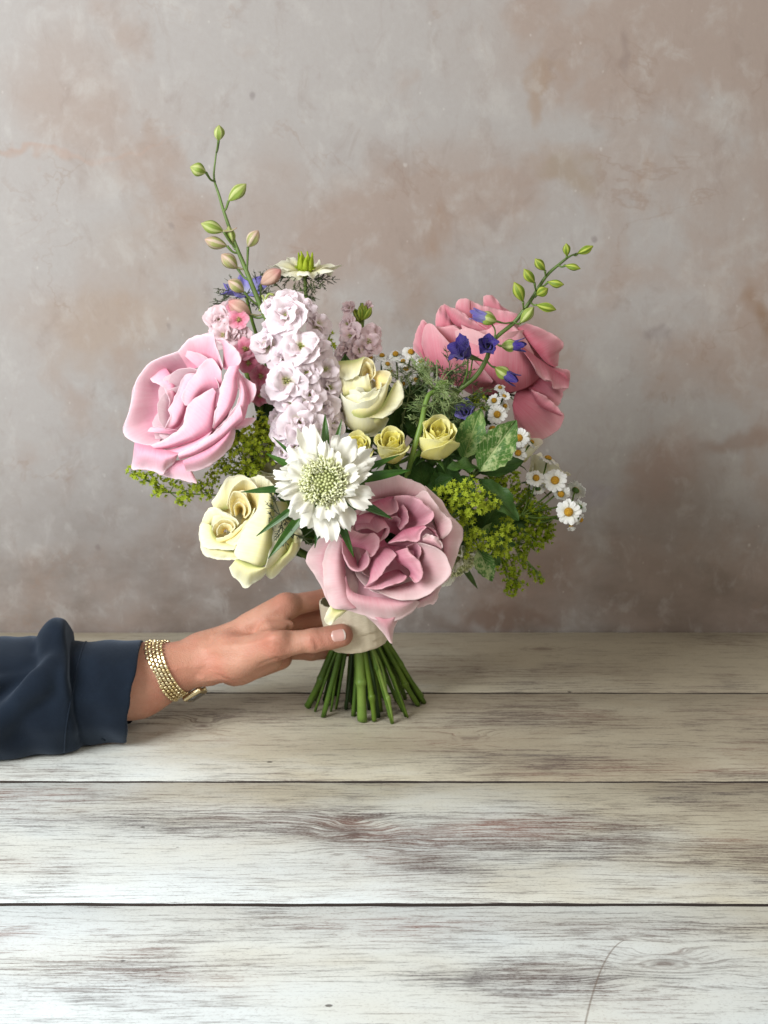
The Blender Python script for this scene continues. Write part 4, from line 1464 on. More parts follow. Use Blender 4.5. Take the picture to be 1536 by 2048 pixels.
# ---- 2: dusky pink rose in front, crumpled heart
ax = Vector((.03, -.955, .20)).normalized()
hd = P(783, 1092, -.105) - ax * .022
rose2 = flower('rose', 'dusky pink rose with a crumpled folded heart, lowest, just above the ribbon', 'rose', hd, 'large pink roses')
mw = frame(hd, ax, 0, .95)
rings(rose2, DUSKY_OUT, mw, [(5, 40, 6, dict(L=.050, w=.036, a0=76, a1=22, a2=36, r0=.008, kc=1.1, noise=.0014)), (5, 0, 6, dict(L=.054, w=.036, a0=82, a1=34, a2=60, r0=.008, kc=1.1, noise=.0014))], 12)
draw_petals(rose2, Sight(600, 930, 4.5176, 760, 720, -.128, .03, .16), [
    # shaded floor of the cup
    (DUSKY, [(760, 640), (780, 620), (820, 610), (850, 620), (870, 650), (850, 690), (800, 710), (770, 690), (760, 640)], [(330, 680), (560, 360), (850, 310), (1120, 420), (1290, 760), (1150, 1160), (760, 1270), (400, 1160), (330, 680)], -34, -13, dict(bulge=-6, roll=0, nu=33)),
    # outer cup
    (DUSKY_OUT, [(640, 350), (700, 305), (800, 290), (900, 292), (1000, 305), (1060, 330), (1100, 360)], [(585, 160), (700, 110), (830, 92), (960, 130), (1092, 182), (1142, 232), (1132, 275)], -16, -14, dict(bulge=5, roll=1.4)),
    (DUSKY_OUT, [(1110, 330), (1170, 410), (1210, 480), (1245, 560), (1275, 660), (1295, 730), (1300, 800), (1310, 870)], [(1132, 190), (1205, 262), (1285, 342), (1372, 480), (1452, 572), (1442, 720), (1402, 850), (1362, 965)], -14, -20, dict(bulge=5, roll=1.5, nu=29)),
    (DUSKY_OUT, [(1070, 440), (1130, 440), (1185, 460), (1215, 505), (1235, 560), (1245, 610), (1255, 655)], [(1045, 285), (1132, 232), (1232, 365), (1322, 465), (1366, 505), (1355, 600), (1290, 668)], -10, -9, dict(bulge=4, roll=1.1)),
    (DUSKY_OUT, [(340, 640), (290, 720), (250, 800), (240, 900), (250, 1000), (290, 1120), (350, 1270)], [(205, 640), (130, 720), (68, 850), (120, 962), (190, 1082), (232, 1182), (275, 1278)], -8, -18, dict(bulge=5, roll=1.2)),
    (DUSKY_OUT, [(400, 690), (402, 780), (402, 860), (408, 940), (420, 1020), (450, 1120), (490, 1230), (520, 1290)], [(352, 640), (290, 690), (230, 800), (210, 900), (215, 1000), (242, 1130), (290, 1282), (405, 1305)], -8, -8, dict(bulge=9, roll=1.5, nu=29)),
    (DUSKY_OUT, [(1060, 1215), (1120, 1185), (1170, 1150), (1215, 1110), (1265, 1055)], [(1060, 1292), (1150, 1262), (1217, 1246), (1252, 1150), (1292, 1052)], -14, -18, dict(bulge=4)),
    (DUSKY_OUT, [(640, 1340), (700, 1370), (740, 1385), (760, 1390), (785, 1390), (820, 1385), (860, 1370)], [(585, 1355), (695, 1450), (768, 1540), (828, 1616), (834, 1560), (852, 1470), (895, 1375)], -8, (-16, -22, -16), dict(bulge=4, roll=.8)),
    (CREAM, [(285, 1278), (300, 1290), (320, 1300), (350, 1305), (390, 1305), (430, 1302)], [(275, 1272), (240, 1340), (222, 1402), (262, 1444), (325, 1400), (442, 1300)], -12, -16, dict(bulge=3, roll=.6, label='pale greenish folded petal tip at the underside')),
    (DUSKY_OUT, [(415, 1000), (435, 1090), (485, 1150), (585, 1182), (720, 1198), (860, 1212), (1010, 1205)], [(285, 1288), (450, 1312), (600, 1366), (742, 1404), (885, 1390), (1000, 1322), (1082, 1235)], -6, -12, dict(bulge=9, roll=1.6, nu=29)),
    (DUSKY_OUT, [(810, 1112), (885, 1092), (965, 1062), (1042, 1042), (1088, 1010), (1095, 960), (1090, 900), (1080, 840), (1075, 790), (1072, 745)], [(700, 1142), (850, 1202), (1000, 1216), (1152, 1165), (1282, 1070), (1364, 975), (1332, 860), (1262, 770), (1152, 720), (1068, 702)], -10, (0, -2, 2), dict(bulge=6, roll=1.5, nu=33)),
    # crumpled heart
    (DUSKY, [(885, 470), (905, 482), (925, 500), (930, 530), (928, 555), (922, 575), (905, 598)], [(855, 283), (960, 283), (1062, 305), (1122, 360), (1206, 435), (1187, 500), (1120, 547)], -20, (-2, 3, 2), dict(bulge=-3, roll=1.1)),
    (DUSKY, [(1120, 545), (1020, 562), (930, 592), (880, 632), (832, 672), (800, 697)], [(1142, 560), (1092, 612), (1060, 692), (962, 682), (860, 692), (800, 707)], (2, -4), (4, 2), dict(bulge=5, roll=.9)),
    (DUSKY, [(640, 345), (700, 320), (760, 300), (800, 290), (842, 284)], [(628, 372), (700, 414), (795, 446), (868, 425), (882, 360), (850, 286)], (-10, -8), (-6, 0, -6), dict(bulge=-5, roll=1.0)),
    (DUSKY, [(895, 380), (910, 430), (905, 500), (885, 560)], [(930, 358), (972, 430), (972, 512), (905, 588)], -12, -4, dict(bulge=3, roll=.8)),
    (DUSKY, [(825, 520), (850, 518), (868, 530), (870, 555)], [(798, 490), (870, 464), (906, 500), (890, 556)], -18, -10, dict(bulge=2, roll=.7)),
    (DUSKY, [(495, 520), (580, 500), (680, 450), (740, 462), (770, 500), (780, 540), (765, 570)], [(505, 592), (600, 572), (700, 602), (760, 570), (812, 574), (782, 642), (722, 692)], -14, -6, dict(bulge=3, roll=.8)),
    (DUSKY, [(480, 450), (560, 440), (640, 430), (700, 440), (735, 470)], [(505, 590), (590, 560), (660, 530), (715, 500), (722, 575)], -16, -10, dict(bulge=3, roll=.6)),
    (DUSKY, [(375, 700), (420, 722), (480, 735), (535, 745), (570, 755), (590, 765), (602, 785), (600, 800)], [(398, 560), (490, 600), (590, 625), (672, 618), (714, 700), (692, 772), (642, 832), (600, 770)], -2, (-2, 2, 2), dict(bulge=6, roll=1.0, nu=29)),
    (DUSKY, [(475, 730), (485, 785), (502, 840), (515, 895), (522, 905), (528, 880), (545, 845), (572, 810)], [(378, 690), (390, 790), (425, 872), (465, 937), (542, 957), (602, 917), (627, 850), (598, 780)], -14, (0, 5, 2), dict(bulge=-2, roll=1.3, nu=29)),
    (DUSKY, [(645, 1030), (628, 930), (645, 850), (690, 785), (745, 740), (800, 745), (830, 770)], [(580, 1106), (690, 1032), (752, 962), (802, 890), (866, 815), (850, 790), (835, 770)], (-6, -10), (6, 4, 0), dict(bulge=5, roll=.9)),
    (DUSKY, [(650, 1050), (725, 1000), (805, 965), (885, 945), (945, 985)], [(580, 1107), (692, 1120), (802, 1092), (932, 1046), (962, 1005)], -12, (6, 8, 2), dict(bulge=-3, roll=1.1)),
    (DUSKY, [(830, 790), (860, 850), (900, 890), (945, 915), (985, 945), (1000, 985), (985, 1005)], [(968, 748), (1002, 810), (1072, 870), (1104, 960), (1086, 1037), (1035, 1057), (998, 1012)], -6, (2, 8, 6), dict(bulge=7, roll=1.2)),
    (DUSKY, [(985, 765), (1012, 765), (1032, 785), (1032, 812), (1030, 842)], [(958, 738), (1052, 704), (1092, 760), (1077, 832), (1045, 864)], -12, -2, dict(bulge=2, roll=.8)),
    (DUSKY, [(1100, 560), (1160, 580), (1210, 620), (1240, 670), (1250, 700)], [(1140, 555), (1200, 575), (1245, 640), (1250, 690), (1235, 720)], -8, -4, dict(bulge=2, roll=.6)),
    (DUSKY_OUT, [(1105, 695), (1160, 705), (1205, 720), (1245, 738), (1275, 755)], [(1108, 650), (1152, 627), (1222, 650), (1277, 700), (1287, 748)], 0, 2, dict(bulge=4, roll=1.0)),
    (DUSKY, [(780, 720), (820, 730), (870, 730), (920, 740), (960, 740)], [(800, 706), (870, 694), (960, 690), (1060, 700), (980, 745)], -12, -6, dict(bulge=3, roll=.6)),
], 1600)
sepals(rose2, mw, 5, .024, .005, 4)
stem(rose2, STEM_LIGHT, hd, Vector((0, .8, -.6)), .0042, 0, base_rad=.0052)

# ---- 3: deeper pink rose seen from behind
ax = Vector((-.06, .22, .97)).normalized()
hd = P(985, 792, .020)
rose3 = flower('rose', 'deep pink rose showing the outside of its petals, behind the violet-blue spike', 'rose', hd, 'large pink roses')
mw = frame(hd, ax, 0)
rings(rose3, ROSE_PINK, mw, [
    (3, 10, 8, dict(L=.062, w=.018, a0=30, a1=-2, a2=4, r0=.004, kc=1.2, noise=.0014)),
    (4, 45, 8, dict(L=.074, w=.032, a0=50, a1=4, a2=16, r0=.008, kc=1.1, noise=.0018)),
    (5, 20, 6, dict(L=.070, w=.040, a0=74, a1=10, a2=14, r0=.010, kc=1.08, noise=.0018)),
], 21, .95)
draw_petals(rose3, Sight(800, 470, 3.84, 680, 850, .020, 0.0, .10), [
    (ROSE_PINK, [(700, 900), (760, 1000), (830, 1060), (900, 1080), (960, 1040)], [(840, 720), (1080, 800), (1180, 1000), (1120, 1240), (900, 1290)], -6, -4, dict(bulge=6, roll=0)),
    (ROSE_PINK, [(650, 620), (690, 620), (730, 620), (770, 620), (820, 620), (860, 620)], [(640, 545), (648, 470), (700, 467), (745, 500), (782, 547), (855, 595)], 0, -10, dict(bulge=3)),
    (ROSE_PINK, [(280, 760), (320, 760), (350, 750), (390, 740), (425, 730)], [(272, 665), (284, 600), (334, 532), (372, 592), (420, 690)], 12, 6, dict(bulge=4)),
    (ROSE_PINK, [(455, 640), (475, 660), (500, 690), (545, 710), (585, 725), (640, 740), (700, 750)], [(424, 575), (440, 510), (500, 485), (547, 515), (572, 590), (625, 665), (710, 740)], 12, 6, dict(bulge=4)),
    (ROSE_PINK, [(560, 650), (640, 720), (710, 750), (800, 730), (900, 670)], [(545, 507), (605, 540), (692, 566), (802, 586), (900, 606)], 18, 8, dict(bulge=3, roll=1.2)),
    (ROSE_PINK, [(345, 565), (400, 665), (465, 715), (545, 745), (700, 760)], [(335, 529), (432, 578), (522, 638), (622, 690), (705, 742)], 16, 18, dict(bulge=4, roll=1.2)),
    (ROSE_PINK, [(220, 990), (190, 910), (180, 840), (185, 780), (210, 720)], [(104, 885), (110, 800), (150, 690), (175, 654), (210, 682)], 14, 6, dict(bulge=5)),
    (ROSE_PINK, [(330, 830), (365, 860), (410, 890), (460, 920), (510, 950), (560, 990), (620, 1020)], [(205, 680), (260, 702), (342, 716), (422, 709), (484, 762), (565, 852), (640, 950)], 16, 22, dict(bulge=2, roll=1.1)),
    # the broad globe petal
    (ROSE_PINK, [(560, 1030), (620, 1095), (680, 1140), (730, 1170), (800, 1198), (880, 1200), (980, 1165), (1068, 1100)], [(470, 690), (560, 732), (652, 746), (722, 708), (802, 698), (882, 720), (962, 800), (1026, 910)], (20, 26, 16), (20, 22, 14), dict(bulge=20, roll=1.3, nu=33, nv=17)),
    (ROSE_PINK, [(215, 1000), (260, 1050), (312, 1098), (372, 1138), (432, 1158), (502, 1172), (572, 1176), (642, 1168), (695, 1148)], [(165, 840), (178, 742), (213, 690), (262, 700), (342, 790), (442, 880), (562, 965), (662, 1055), (714, 1122)], (16, 24), (14, 28, 34), dict(bulge=12, roll=1.0, nu=33)),
    (ROSE_PINK, [(890, 720), (960, 790), (1005, 840), (1050, 895), (1090, 945), (1130, 985), (1185, 1015)], [(970, 680), (1060, 713), (1152, 755), (1228, 810), (1250, 860), (1217, 905), (1212, 1005)], (18, 14), (8, -2), dict(bulge=8, roll=1.6)),
    (ROSE_PINK, [(1080, 975), (1130, 1010), (1180, 1040), (1230, 1070), (1290, 1115)], [(1075, 938), (1152, 998), (1232, 1030), (1300, 1045), (1304, 1112)], 14, 6, dict(bulge=4)),
    (ROSE_PINK, [(895, 825), (980, 885), (1080, 962), (1152, 1012), (1222, 1062), (1302, 1112)], [(1030, 1000), (1060, 1062), (1110, 1107), (1165, 1122), (1180, 1170), (1292, 1174)], (30, 12), (40, 22), dict(bulge=6, roll=1.3)),
    (ROSE_PINK, [(1170, 1120), (1100, 1100), (1060, 1100), (1030, 1150), (985, 1180)], [(1294, 1172), (1252, 1202), (1242, 1250), (1207, 1308), (1120, 1270)], 14, 8, dict(bulge=4)),
    # slack petals hanging below
    (ROSE_PINK, [(900, 1180), (950, 1180), (1000, 1180), (1050, 1190)], [(862, 1310), (900, 1480), (1000, 1542), (1110, 1540)], 4, -10, dict(bulge=4)),
    (ROSE_PINK, [(995, 1180), (985, 1190), (960, 1195), (930, 1200), (900, 1210), (880, 1235), (870, 1285), (868, 1345)], [(1012, 1190), (1102, 1268), (1192, 1328), (1252, 1380), (1227, 1472), (1122, 1557), (1020, 1562), (915, 1490)], 10, (10, 2, 2), dict(bulge=8, nu=29, roll=1.2)),
    (ROSE_PINK, [(1005, 1200), (1060, 1300), (1140, 1352), (1240, 1392)], [(1010, 1188), (1092, 1228), (1172, 1288), (1254, 1384)], 14, 18, dict(bulge=4, roll=.9)),
], 1700)
sepals(rose3, mw, 5, .026, .005, 5)
stem(rose3, STEM_DARK, hd, -ax, .0036, 7)

# ---- 4: cream rose low on the side
ax = Vector((-.66, -.62, .40)).normalized()
hd = P(558, 1078, -.066)
creamA = flower('rose', 'cream rose with swirled heart and broad flat outer petals, below the pale pink rose', 'rose', hd, 'cream roses')
mw = frame(hd, ax, 0)
rings(creamA, CREAM, mw, [(5, 20, 6, dict(L=.046, w=.030, a0=62, a1=10, a2=14, r0=.007, kc=1.1, noise=.0014)), (5, 56, 6, dict(L=.044, w=.030, a0=70, a1=20, a2=26, r0=.007, kc=1.1, noise=.0014))], 31, .9)
draw_petals(creamA, Sight(390, 830, 3.938, 400, 900, -.100, .45, .25), [
    (CREAM_IN, [(330, 900), (340, 880), (360, 880), (370, 900), (350, 920), (330, 900)], [(70, 860), (180, 690), (330, 560), (510, 700), (430, 950), (220, 1080), (70, 960)], -34, -20, dict(bulge=-3, roll=0)),
    (CREAM_IN, [(200, 900), (225, 885), (250, 885), (268, 900)], [(165, 930), (185, 850), (235, 830), (290, 870)], -26, -14, dict(bulge=2, roll=.6)),
    (CREAM, [(180, 800), (210, 760), (250, 740), (310, 720), (390, 700), (460, 680)], [(130, 690), (200, 600), (258, 512), (340, 484), (422, 500), (485, 565)], -24, -16, dict(bulge=2, roll=1.2)),
    (CREAM_IN, [(300, 800), (330, 700), (370, 660), (410, 655), (440, 690), (452, 735), (450, 790)], [(252, 710), (280, 602), (340, 530), (420, 508), (487, 570), (517, 650), (510, 750)], -26, (-10, -2, 2), dict(bulge=-2, roll=1.1)),
    (CREAM_IN, [(330, 790), (325, 730), (350, 700), (385, 710), (400, 745), (398, 780), (372, 800)], [(290, 790), (268, 690), (302, 610), (372, 618), (424, 690), (436, 765), (395, 815)], -26, (-10, -4), dict(bulge=3, roll=.9)),
    (CREAM_IN, [(345, 770), (350, 740), (365, 730), (375, 750)], [(280, 800), (285, 640), (390, 600), (440, 780)], -22, -13, dict(bulge=2, roll=0)),
    (CREAM_IN, [(225, 915), (232, 900), (245, 898), (252, 908)], [(120, 900), (150, 800), (260, 790), (320, 890)], -18, -11, dict(bulge=2, roll=0)),
    (CREAM_IN, [(222, 930), (228, 908), (242, 898), (258, 902), (262, 914)], [(175, 950), (180, 890), (225, 855), (278, 866), (296, 900)], -16, -6, dict(bulge=2, roll=.7)),
    (CREAM_IN, [(345, 780), (342, 745), (357, 732), (372, 748), (366, 775)], [(318, 800), (308, 722), (350, 688), (394, 730), (388, 800)], -26, -10, dict(bulge=2, roll=.7)),
    (CREAM, [(120, 880), (150, 850), (195, 840), (245, 860), (292, 888), (325, 898)], [(55, 850), (88, 770), (160, 738), (242, 780), (322, 822), (345, 855)], -18, (-14, -8, -4), dict(bulge=3, roll=1.2)),
    (CREAM_IN, [(205, 940), (212, 900), (232, 880), (262, 878), (276, 892), (266, 905)], [(128, 975), (148, 872), (210, 822), (292, 838), (316, 882), (280, 925)], -20, (-10, -4), dict(bulge=2, roll=.8)),
    (CREAM_IN, [(160, 1020), (260, 1000), (340, 940), (420, 860)], [(140, 985), (240, 955), (332, 895), (405, 830)], -8, -6, dict(bulge=4, roll=.9)),
    (CREAM, [(350, 900), (390, 850), (430, 800), (460, 740)], [(330, 960), (385, 890), (435, 820), (475, 730)], -10, -5, dict(bulge=3, roll=.8)),
    (CREAM, [(220, 985), (300, 960), (370, 900), (430, 850), (480, 780)], [(300, 1050), (350, 985), (395, 905), (445, 830), (500, 735)], -8, -2, dict(bulge=4, roll=.8)),
    (CREAM, [(130, 870), (140, 920), (170, 965), (220, 995), (280, 1005), (345, 1015)], [(58, 842), (44, 900), (50, 990), (92, 1042), (182, 1052), (305, 1062)], -8, (-14, -4, 0), dict(bulge=5, roll=1.4)),
    (CREAM, [(110, 960), (150, 1010), (210, 1040), (285, 1062), (355, 1080)], [(44, 985), (62, 1062), (102, 1112), (202, 1132), (335, 1142)], -8, (-16, -6), dict(bulge=6, roll=1.3)),
    # the broad flat petal and its neighbours
    (CREAM, [(625, 640), (634, 780), (630, 900), (620, 1010), (600, 1100), (570, 1160), (530, 1190), (480, 1185)], [(522, 590), (502, 725), (442, 832), (390, 922), (352, 1012), (318, 1080), (345, 1130), (430, 1160)], (-4, 0), (0, 4, 2), dict(bulge=16, roll=1.1, nu=33)),
    (CREAM, [(722, 690), (765, 860), (770, 980), (745, 1050), (692, 1130), (600, 1205)], [(612, 670), (616, 800), (610, 920), (602, 1010), (582, 1110), (550, 1205)], (-22, -14), (0, 2), dict(bulge=6, roll=.8)),
    (CREAM, [(325, 1135), (380, 1150), (420, 1165), (470, 1182), (520, 1194), (568, 1195)], [(272, 1200), (300, 1262), (345, 1300), (400, 1358), (455, 1318), (510, 1285), (555, 1235), (592, 1175)], (0, -2), (-12, -16), dict(bulge=12, roll=1.2)),
    (CREAM, [(570, 1190), (612, 1172), (652, 1142), (692, 1112), (732, 1072), (765, 1000)], [(558, 1262), (602, 1287), (662, 1242), (722, 1172), (792, 1102), (832, 1020)], -10, -24, dict(bulge=5)),
    (CREAM, [(750, 930), (762, 960), (768, 990), (765, 1020), (752, 1055)], [(755, 895), (802, 888), (842, 930), (832, 1012), (790, 1055)], -18, -24, dict(bulge=4)),
    (CREAM, [(620, 640), (560, 640), (520, 620), (480, 640)], [(625, 560), (560, 500), (500, 480), (430, 500)], -18, -20, dict(bulge=3)),
], 1800)
sepals(creamA, mw, 5, .024, .005, 6)
stem(creamA, STEM, hd, Vector((.5, .6, -.6)), .0034, 3)

# ---- 5: cream rose in the middle
ax = Vector((-.10, -.34, .93)).normalized()
hd = P(733, 862, -.040)
creamB = flower('rose', 'cream rose seen from its side with one petal curling open, above the small yellow roses', 'rose', hd, 'cream roses')
mw = frame(hd, ax, 0)
rings(creamB, CREAM, mw, [(3, 20, 8, dict(L=.046, w=.010, a0=18, a1=-3, a2=2, r0=.002, kc=1.0, noise=.0008)), (4, 50, 8, dict(L=.050, w=.020, a0=36, a1=-3, a2=4, r0=.004, kc=1.1, noise=.0010)), (5, 80, 6, dict(L=.046, w=.026, a0=52, a1=2, a2=8, r0=.006, kc=1.1, noise=.0010))], 41, .95)
draw_petals(creamB, Sight(480, 560, 4.5176, 1130, 1000, -.040, .05, .25), [
    (CREAM, [(940, 1070), (1000, 1050), (1062, 1035), (1122, 1030), (1192, 1020)], [(905, 870), (980, 890), (1060, 868), (1110, 880), (1160, 850)], 14, 14, dict(bulge=6)),
    (CREAM_IN, [(1108, 910), (1110, 830), (1140, 790), (1165, 800), (1180, 840), (1172, 880), (1142, 920)], [(1088, 890), (1083, 782), (1130, 697), (1192, 728), (1224, 822), (1205, 880), (1130, 945)], 0, (14, 6, 16), dict(bulge=4, roll=.9)),
    (CREAM_IN, [(1130, 880), (1140, 850), (1155, 840), (1165, 860)], [(1085, 930), (1095, 790), (1180, 740), (1225, 900)], 4, 7, dict(bulge=2, roll=0)),
    (CREAM_IN, [(1130, 890), (1128, 840), (1148, 815), (1168, 840), (1160, 880)], [(1105, 900), (1100, 800), (1140, 745), (1190, 780), (1196, 880)], 4, 10, dict(bulge=2, roll=.7)),
    (CREAM, [(845, 735), (940, 730), (1050, 718), (1125, 690)], [(868, 862), (962, 898), (1062, 862), (1092, 790)], (8, 4), (16, 20), dict(bulge=5, roll=1.0)),
    (CREAM_IN, [(1150, 860), (1185, 880), (1222, 905), (1222, 965), (1172, 1005)], [(1218, 828), (1302, 818), (1364, 850), (1334, 962), (1205, 1014)], 8, (4, 6, 18), dict(bulge=3, roll=1.0)),
    (CREAM, [(960, 1120), (1000, 1205), (1062, 1240), (1142, 1248), (1252, 1195), (1316, 1080)], [(935, 1068), (1022, 1034), (1122, 1022), (1205, 1012), (1305, 960), (1362, 852)], (18, 20, 10), (18, 22, 10), dict(bulge=7, roll=1.1)),
    (CREAM, [(1120, 1240), (1200, 1205), (1282, 1135), (1332, 1052), (1372, 980), (1394, 935)], [(1290, 1250), (1382, 1182), (1452, 1100), (1473, 1000), (1432, 908), (1405, 925)], (20, 8), (18, 10, 2), dict(bulge=-3, roll=1.2)),
    (CREAM, [(975, 1170), (1040, 1235), (1120, 1250), (1200, 1245), (1272, 1238), (1305, 1228)], [(965, 1235), (1000, 1325), (1092, 1405), (1202, 1412), (1302, 1332), (1345, 1250)], 14, 0, dict(bulge=4, roll=.7)),
], 1900)
sepals(creamB, mw, 5, .022, .005, 7, a1=70, a2=95)
stem(creamB, STEM, hd, -ax, .0034, 5)

# ---- cream roses half hidden at the side
for (px, py, y, axv, lab, idx, sd) in ((1072, 975, .010, (.50, .10, .86), 'cream rose half hidden behind the outermost chamomile daisies', 8, 61), (1022, 925, .0, (.30, -.2, .92), 'cream rose glimpsed between the variegated leaf and the chamomile', 9, 62),
                                       (560, 975, -.015, (-.15, -.45, .88), 'cream rose mostly hidden behind the white scabious and the lilac stock', 10, 63)):
    ax = Vector(axv).normalized()
    hd = P(px, py, y)
    r = flower('rose', lab, 'rose', hd, 'cream roses')
    mw = frame(hd, ax, 0, .62 if sd != 63 else .9)
    rings(r, CREAM, mw, [
        (3, 20, 8, dict(L=.042, w=.010, a0=20, a1=-2, a2=2, r0=.002, kc=1.0, noise=.0010)),
        (4, 50, 8, dict(L=.046, w=.018, a0=34, a1=2, a2=12, r0=.004, kc=1.1, noise=.0014)),
        (5, 0, 8, dict(L=.050, w=.028, a0=54, a1=8, a2=40, r0=.006, kc=1.1, noise=.0018, side=.002)),
    ], sd)
    sepals(r, mw, 5, .022, .005, 8)
    stem(r, STEM, hd, -ax, .0028, idx)

# ---- small yellow spray roses
for (px, py, y, s, axv, lab, idx, sd) in ((783, 915, -.075, .72, (-.02, -.66, .75), 'small lemon-yellow rose with a tight swirl, middle one of three in a row', 11, 71), (866, 910, -.070, .84, (.16, -.50, .85), 'small lemon-yellow rose with a drooping outer petal, behind the curved green stem', 12, 72),
                                          (722, 915, -.060, .62, (-.1, -.72, .69), 'small deep yellow rose peeping out beside the white scabious petals', 13, 73)):
    ax = Vector(axv).normalized()
    hd = P(px, py, y)
    r = flower('rose', lab, 'rose', hd, 'small yellow roses')
    mw = frame(hd, ax, 0, s)
    rings(r, LEMON_IN, mw, [
        (3, 10, 8, dict(L=.034, w=.006, a0=18, a1=-3, a2=0, r0=.0015, kc=1.0, noise=.0006)),
        (3, 60, 8, dict(L=.036, w=.010, a0=26, a1=-2, a2=4, r0=.0025, kc=1.05, noise=.0009)),
        (4, 20, 8, dict(L=.038, w=.014, a0=34, a1=0, a2=10, r0=.0035, kc=1.1, noise=.0010)),
    ], sd)
    rings(r, LEMON, mw, [
        (4, 50, 8, dict(L=.040, w=.022, a0=50, a1=-5, a2=4, r0=.0045, kc=1.05, noise=.0012)),
        (4, 5, 8, dict(L=.041, w=.024, a0=56, a1=-3, a2=16, r0=.005, kc=1.05, noise=.0014, side=.001)),
        (1, 300, 10, dict(L=.040, w=.020, a0=62, a1=8, a2=44, r0=.005, kc=1.1, noise=.0014, side=.003)),
    ], sd + 50)
    sepals(r, mw, 5, .020, .004, 9, a1=80, a2=115)
    stem(r, STEM_LIGHT, hd, -ax, .0021, idx)

# ---- stock: double florets up a spike
def stock_petals(mat, tag):
    out = []
    for i in range(7):
        k = (dict(L=.0205, w=.0118, a0=62, a1=80, a2=98), dict(L=.0195, w=.0112, a0=58, a1=74, a2=92), dict(L=.0200, w=.0118, a0=66, a1=84, a2=104),
             dict(L=.0155, w=.0092, a0=44, a1=62, a2=86), dict(L=.0148, w=.0086, a0=40, a1=54, a2=82), dict(L=.0105, w=.0060, a0=14, a1=18, a2=60), dict(L=.0100, w=.0056, a0=10, a1=14, a2=56))[i]
        V, F, UV = rose_petal(th=0, r0=.0012, kc=3.0, vc=.4, out=.42, pw=2.2, ruf=.0017, rk=1.5, noise=.0018, rag=.03, wide=.75, narrow=.16, seed=700 + i, nu=10, nv=9, thick=.0003, notch=.10, **k)
        out.append(mesh_np('petal', V, F, UV, mat))
    return out


EYE = green_mat('floret_eye', (0.42, 0.47, 0.10), (0.62, 0.62, 0.28), .2, 200)


def eye_mesh():
    mb = MB()
    rs = random.Random(3)
    for k in range(7):
        a = k * 2.4
        r = .0013 * math.sqrt(k)
        V, F, UV = lathe([(.0006, 0), (.0009, .003), (.0008, .0052), (.0002, .0062)], 6)
        mb.add(V + np.array([r * math.cos(a), r * math.sin(a), 0]), F, UV)
    V, F, UV = lathe([(.0011, -.012), (.0017, -.006), (.0021, -.001), (.001, .001)], 8)
    mb.add(V, F, UV)
    return mb.mesh('floret', EYE)


EYEM = eye_mesh()


def floret(parent, P3, nrm, s, petals, rs, inner=True):
    mw = frame(P3, nrm, rs.uniform(0, 360), s)
    f = part('floret', EYEM, parent, mw)
    n0 = rs.choice((4, 5, 5, 6))
    inner = rs.random() < .6
    jig = lambda: Matrix.Scale(rs.uniform(.84, 1.12), 4)
    for q in range(n0):
        part('petal', petals[rs.choice((0, 1, 2))], f, mw @ Matrix.Rotation(2 * PI * q / n0 + rs.uniform(-.15, .15), 4, 'Z') @ Matrix.Rotation(rs.uniform(-.22, .16), 4, 'Y') @ jig())
    for q in range(rs.choice((3, 4, 4))):
        part('petal', petals[rs.choice((3, 4))], f, mw @ Matrix.Translation((0, 0, .002)) @ Matrix.Rotation(2 * PI * (q + .5) / 4 + rs.uniform(-.25, .25), 4, 'Z') @ Matrix.Rotation(rs.uniform(-.35, .25), 4, 'Y') @ jig())
    if inner:
        for q in range(3):
            part('petal', petals[rs.choice((5, 6))], f, mw @ Matrix.Translation((0, 0, .003)) @ Matrix.Rotation(2 * PI * q / 3 + rs.uniform(-.5, .5), 4, 'Z') @ Matrix.Rotation(rs.uniform(-.2, .3), 4, 'Y'))


def spike(name, label, lst, path, petals, idx, seed, matstem=STEM_LIGHT, group=None, stemr=.0030):
    """lst: (px, py, y, diameter px); path: spike's axis as pixel points."""
    rs = random.Random(seed)
    axis = [P(*q) for q in path]
    o = thing(name, label, 'stock flower', tuple(axis[0]), group)
    mb_pts = [tuple(v) for v in axis]
    V, F, UV = tube(mb_pts[::-1], [stemr * .5] + [stemr] * (len(mb_pts) - 1), 8, 4)
    part('flower_spike', mesh_np('flower_spike', V, F, UV, matstem), o)
    for (px, py, y, d) in lst:
        p = P(px, py, y)
        near = min((axis[i].lerp(axis[i + 1], t) for i in range(len(axis) - 1) for t in (0, .25, .5, .75, 1)), key=lambda q: (q - p).length)
        n = (p - near)
        n = (n.normalized() + Vector((rs.uniform(-.3, .3), -.35, .25 + rs.uniform(-.3, .3))))
        floret(o, p - n.normalized() * .004, n, d * M(p) / .038, petals, rs)
    stem(o, matstem, axis[0], axis[0] - axis[1], stemr, idx)
    return o


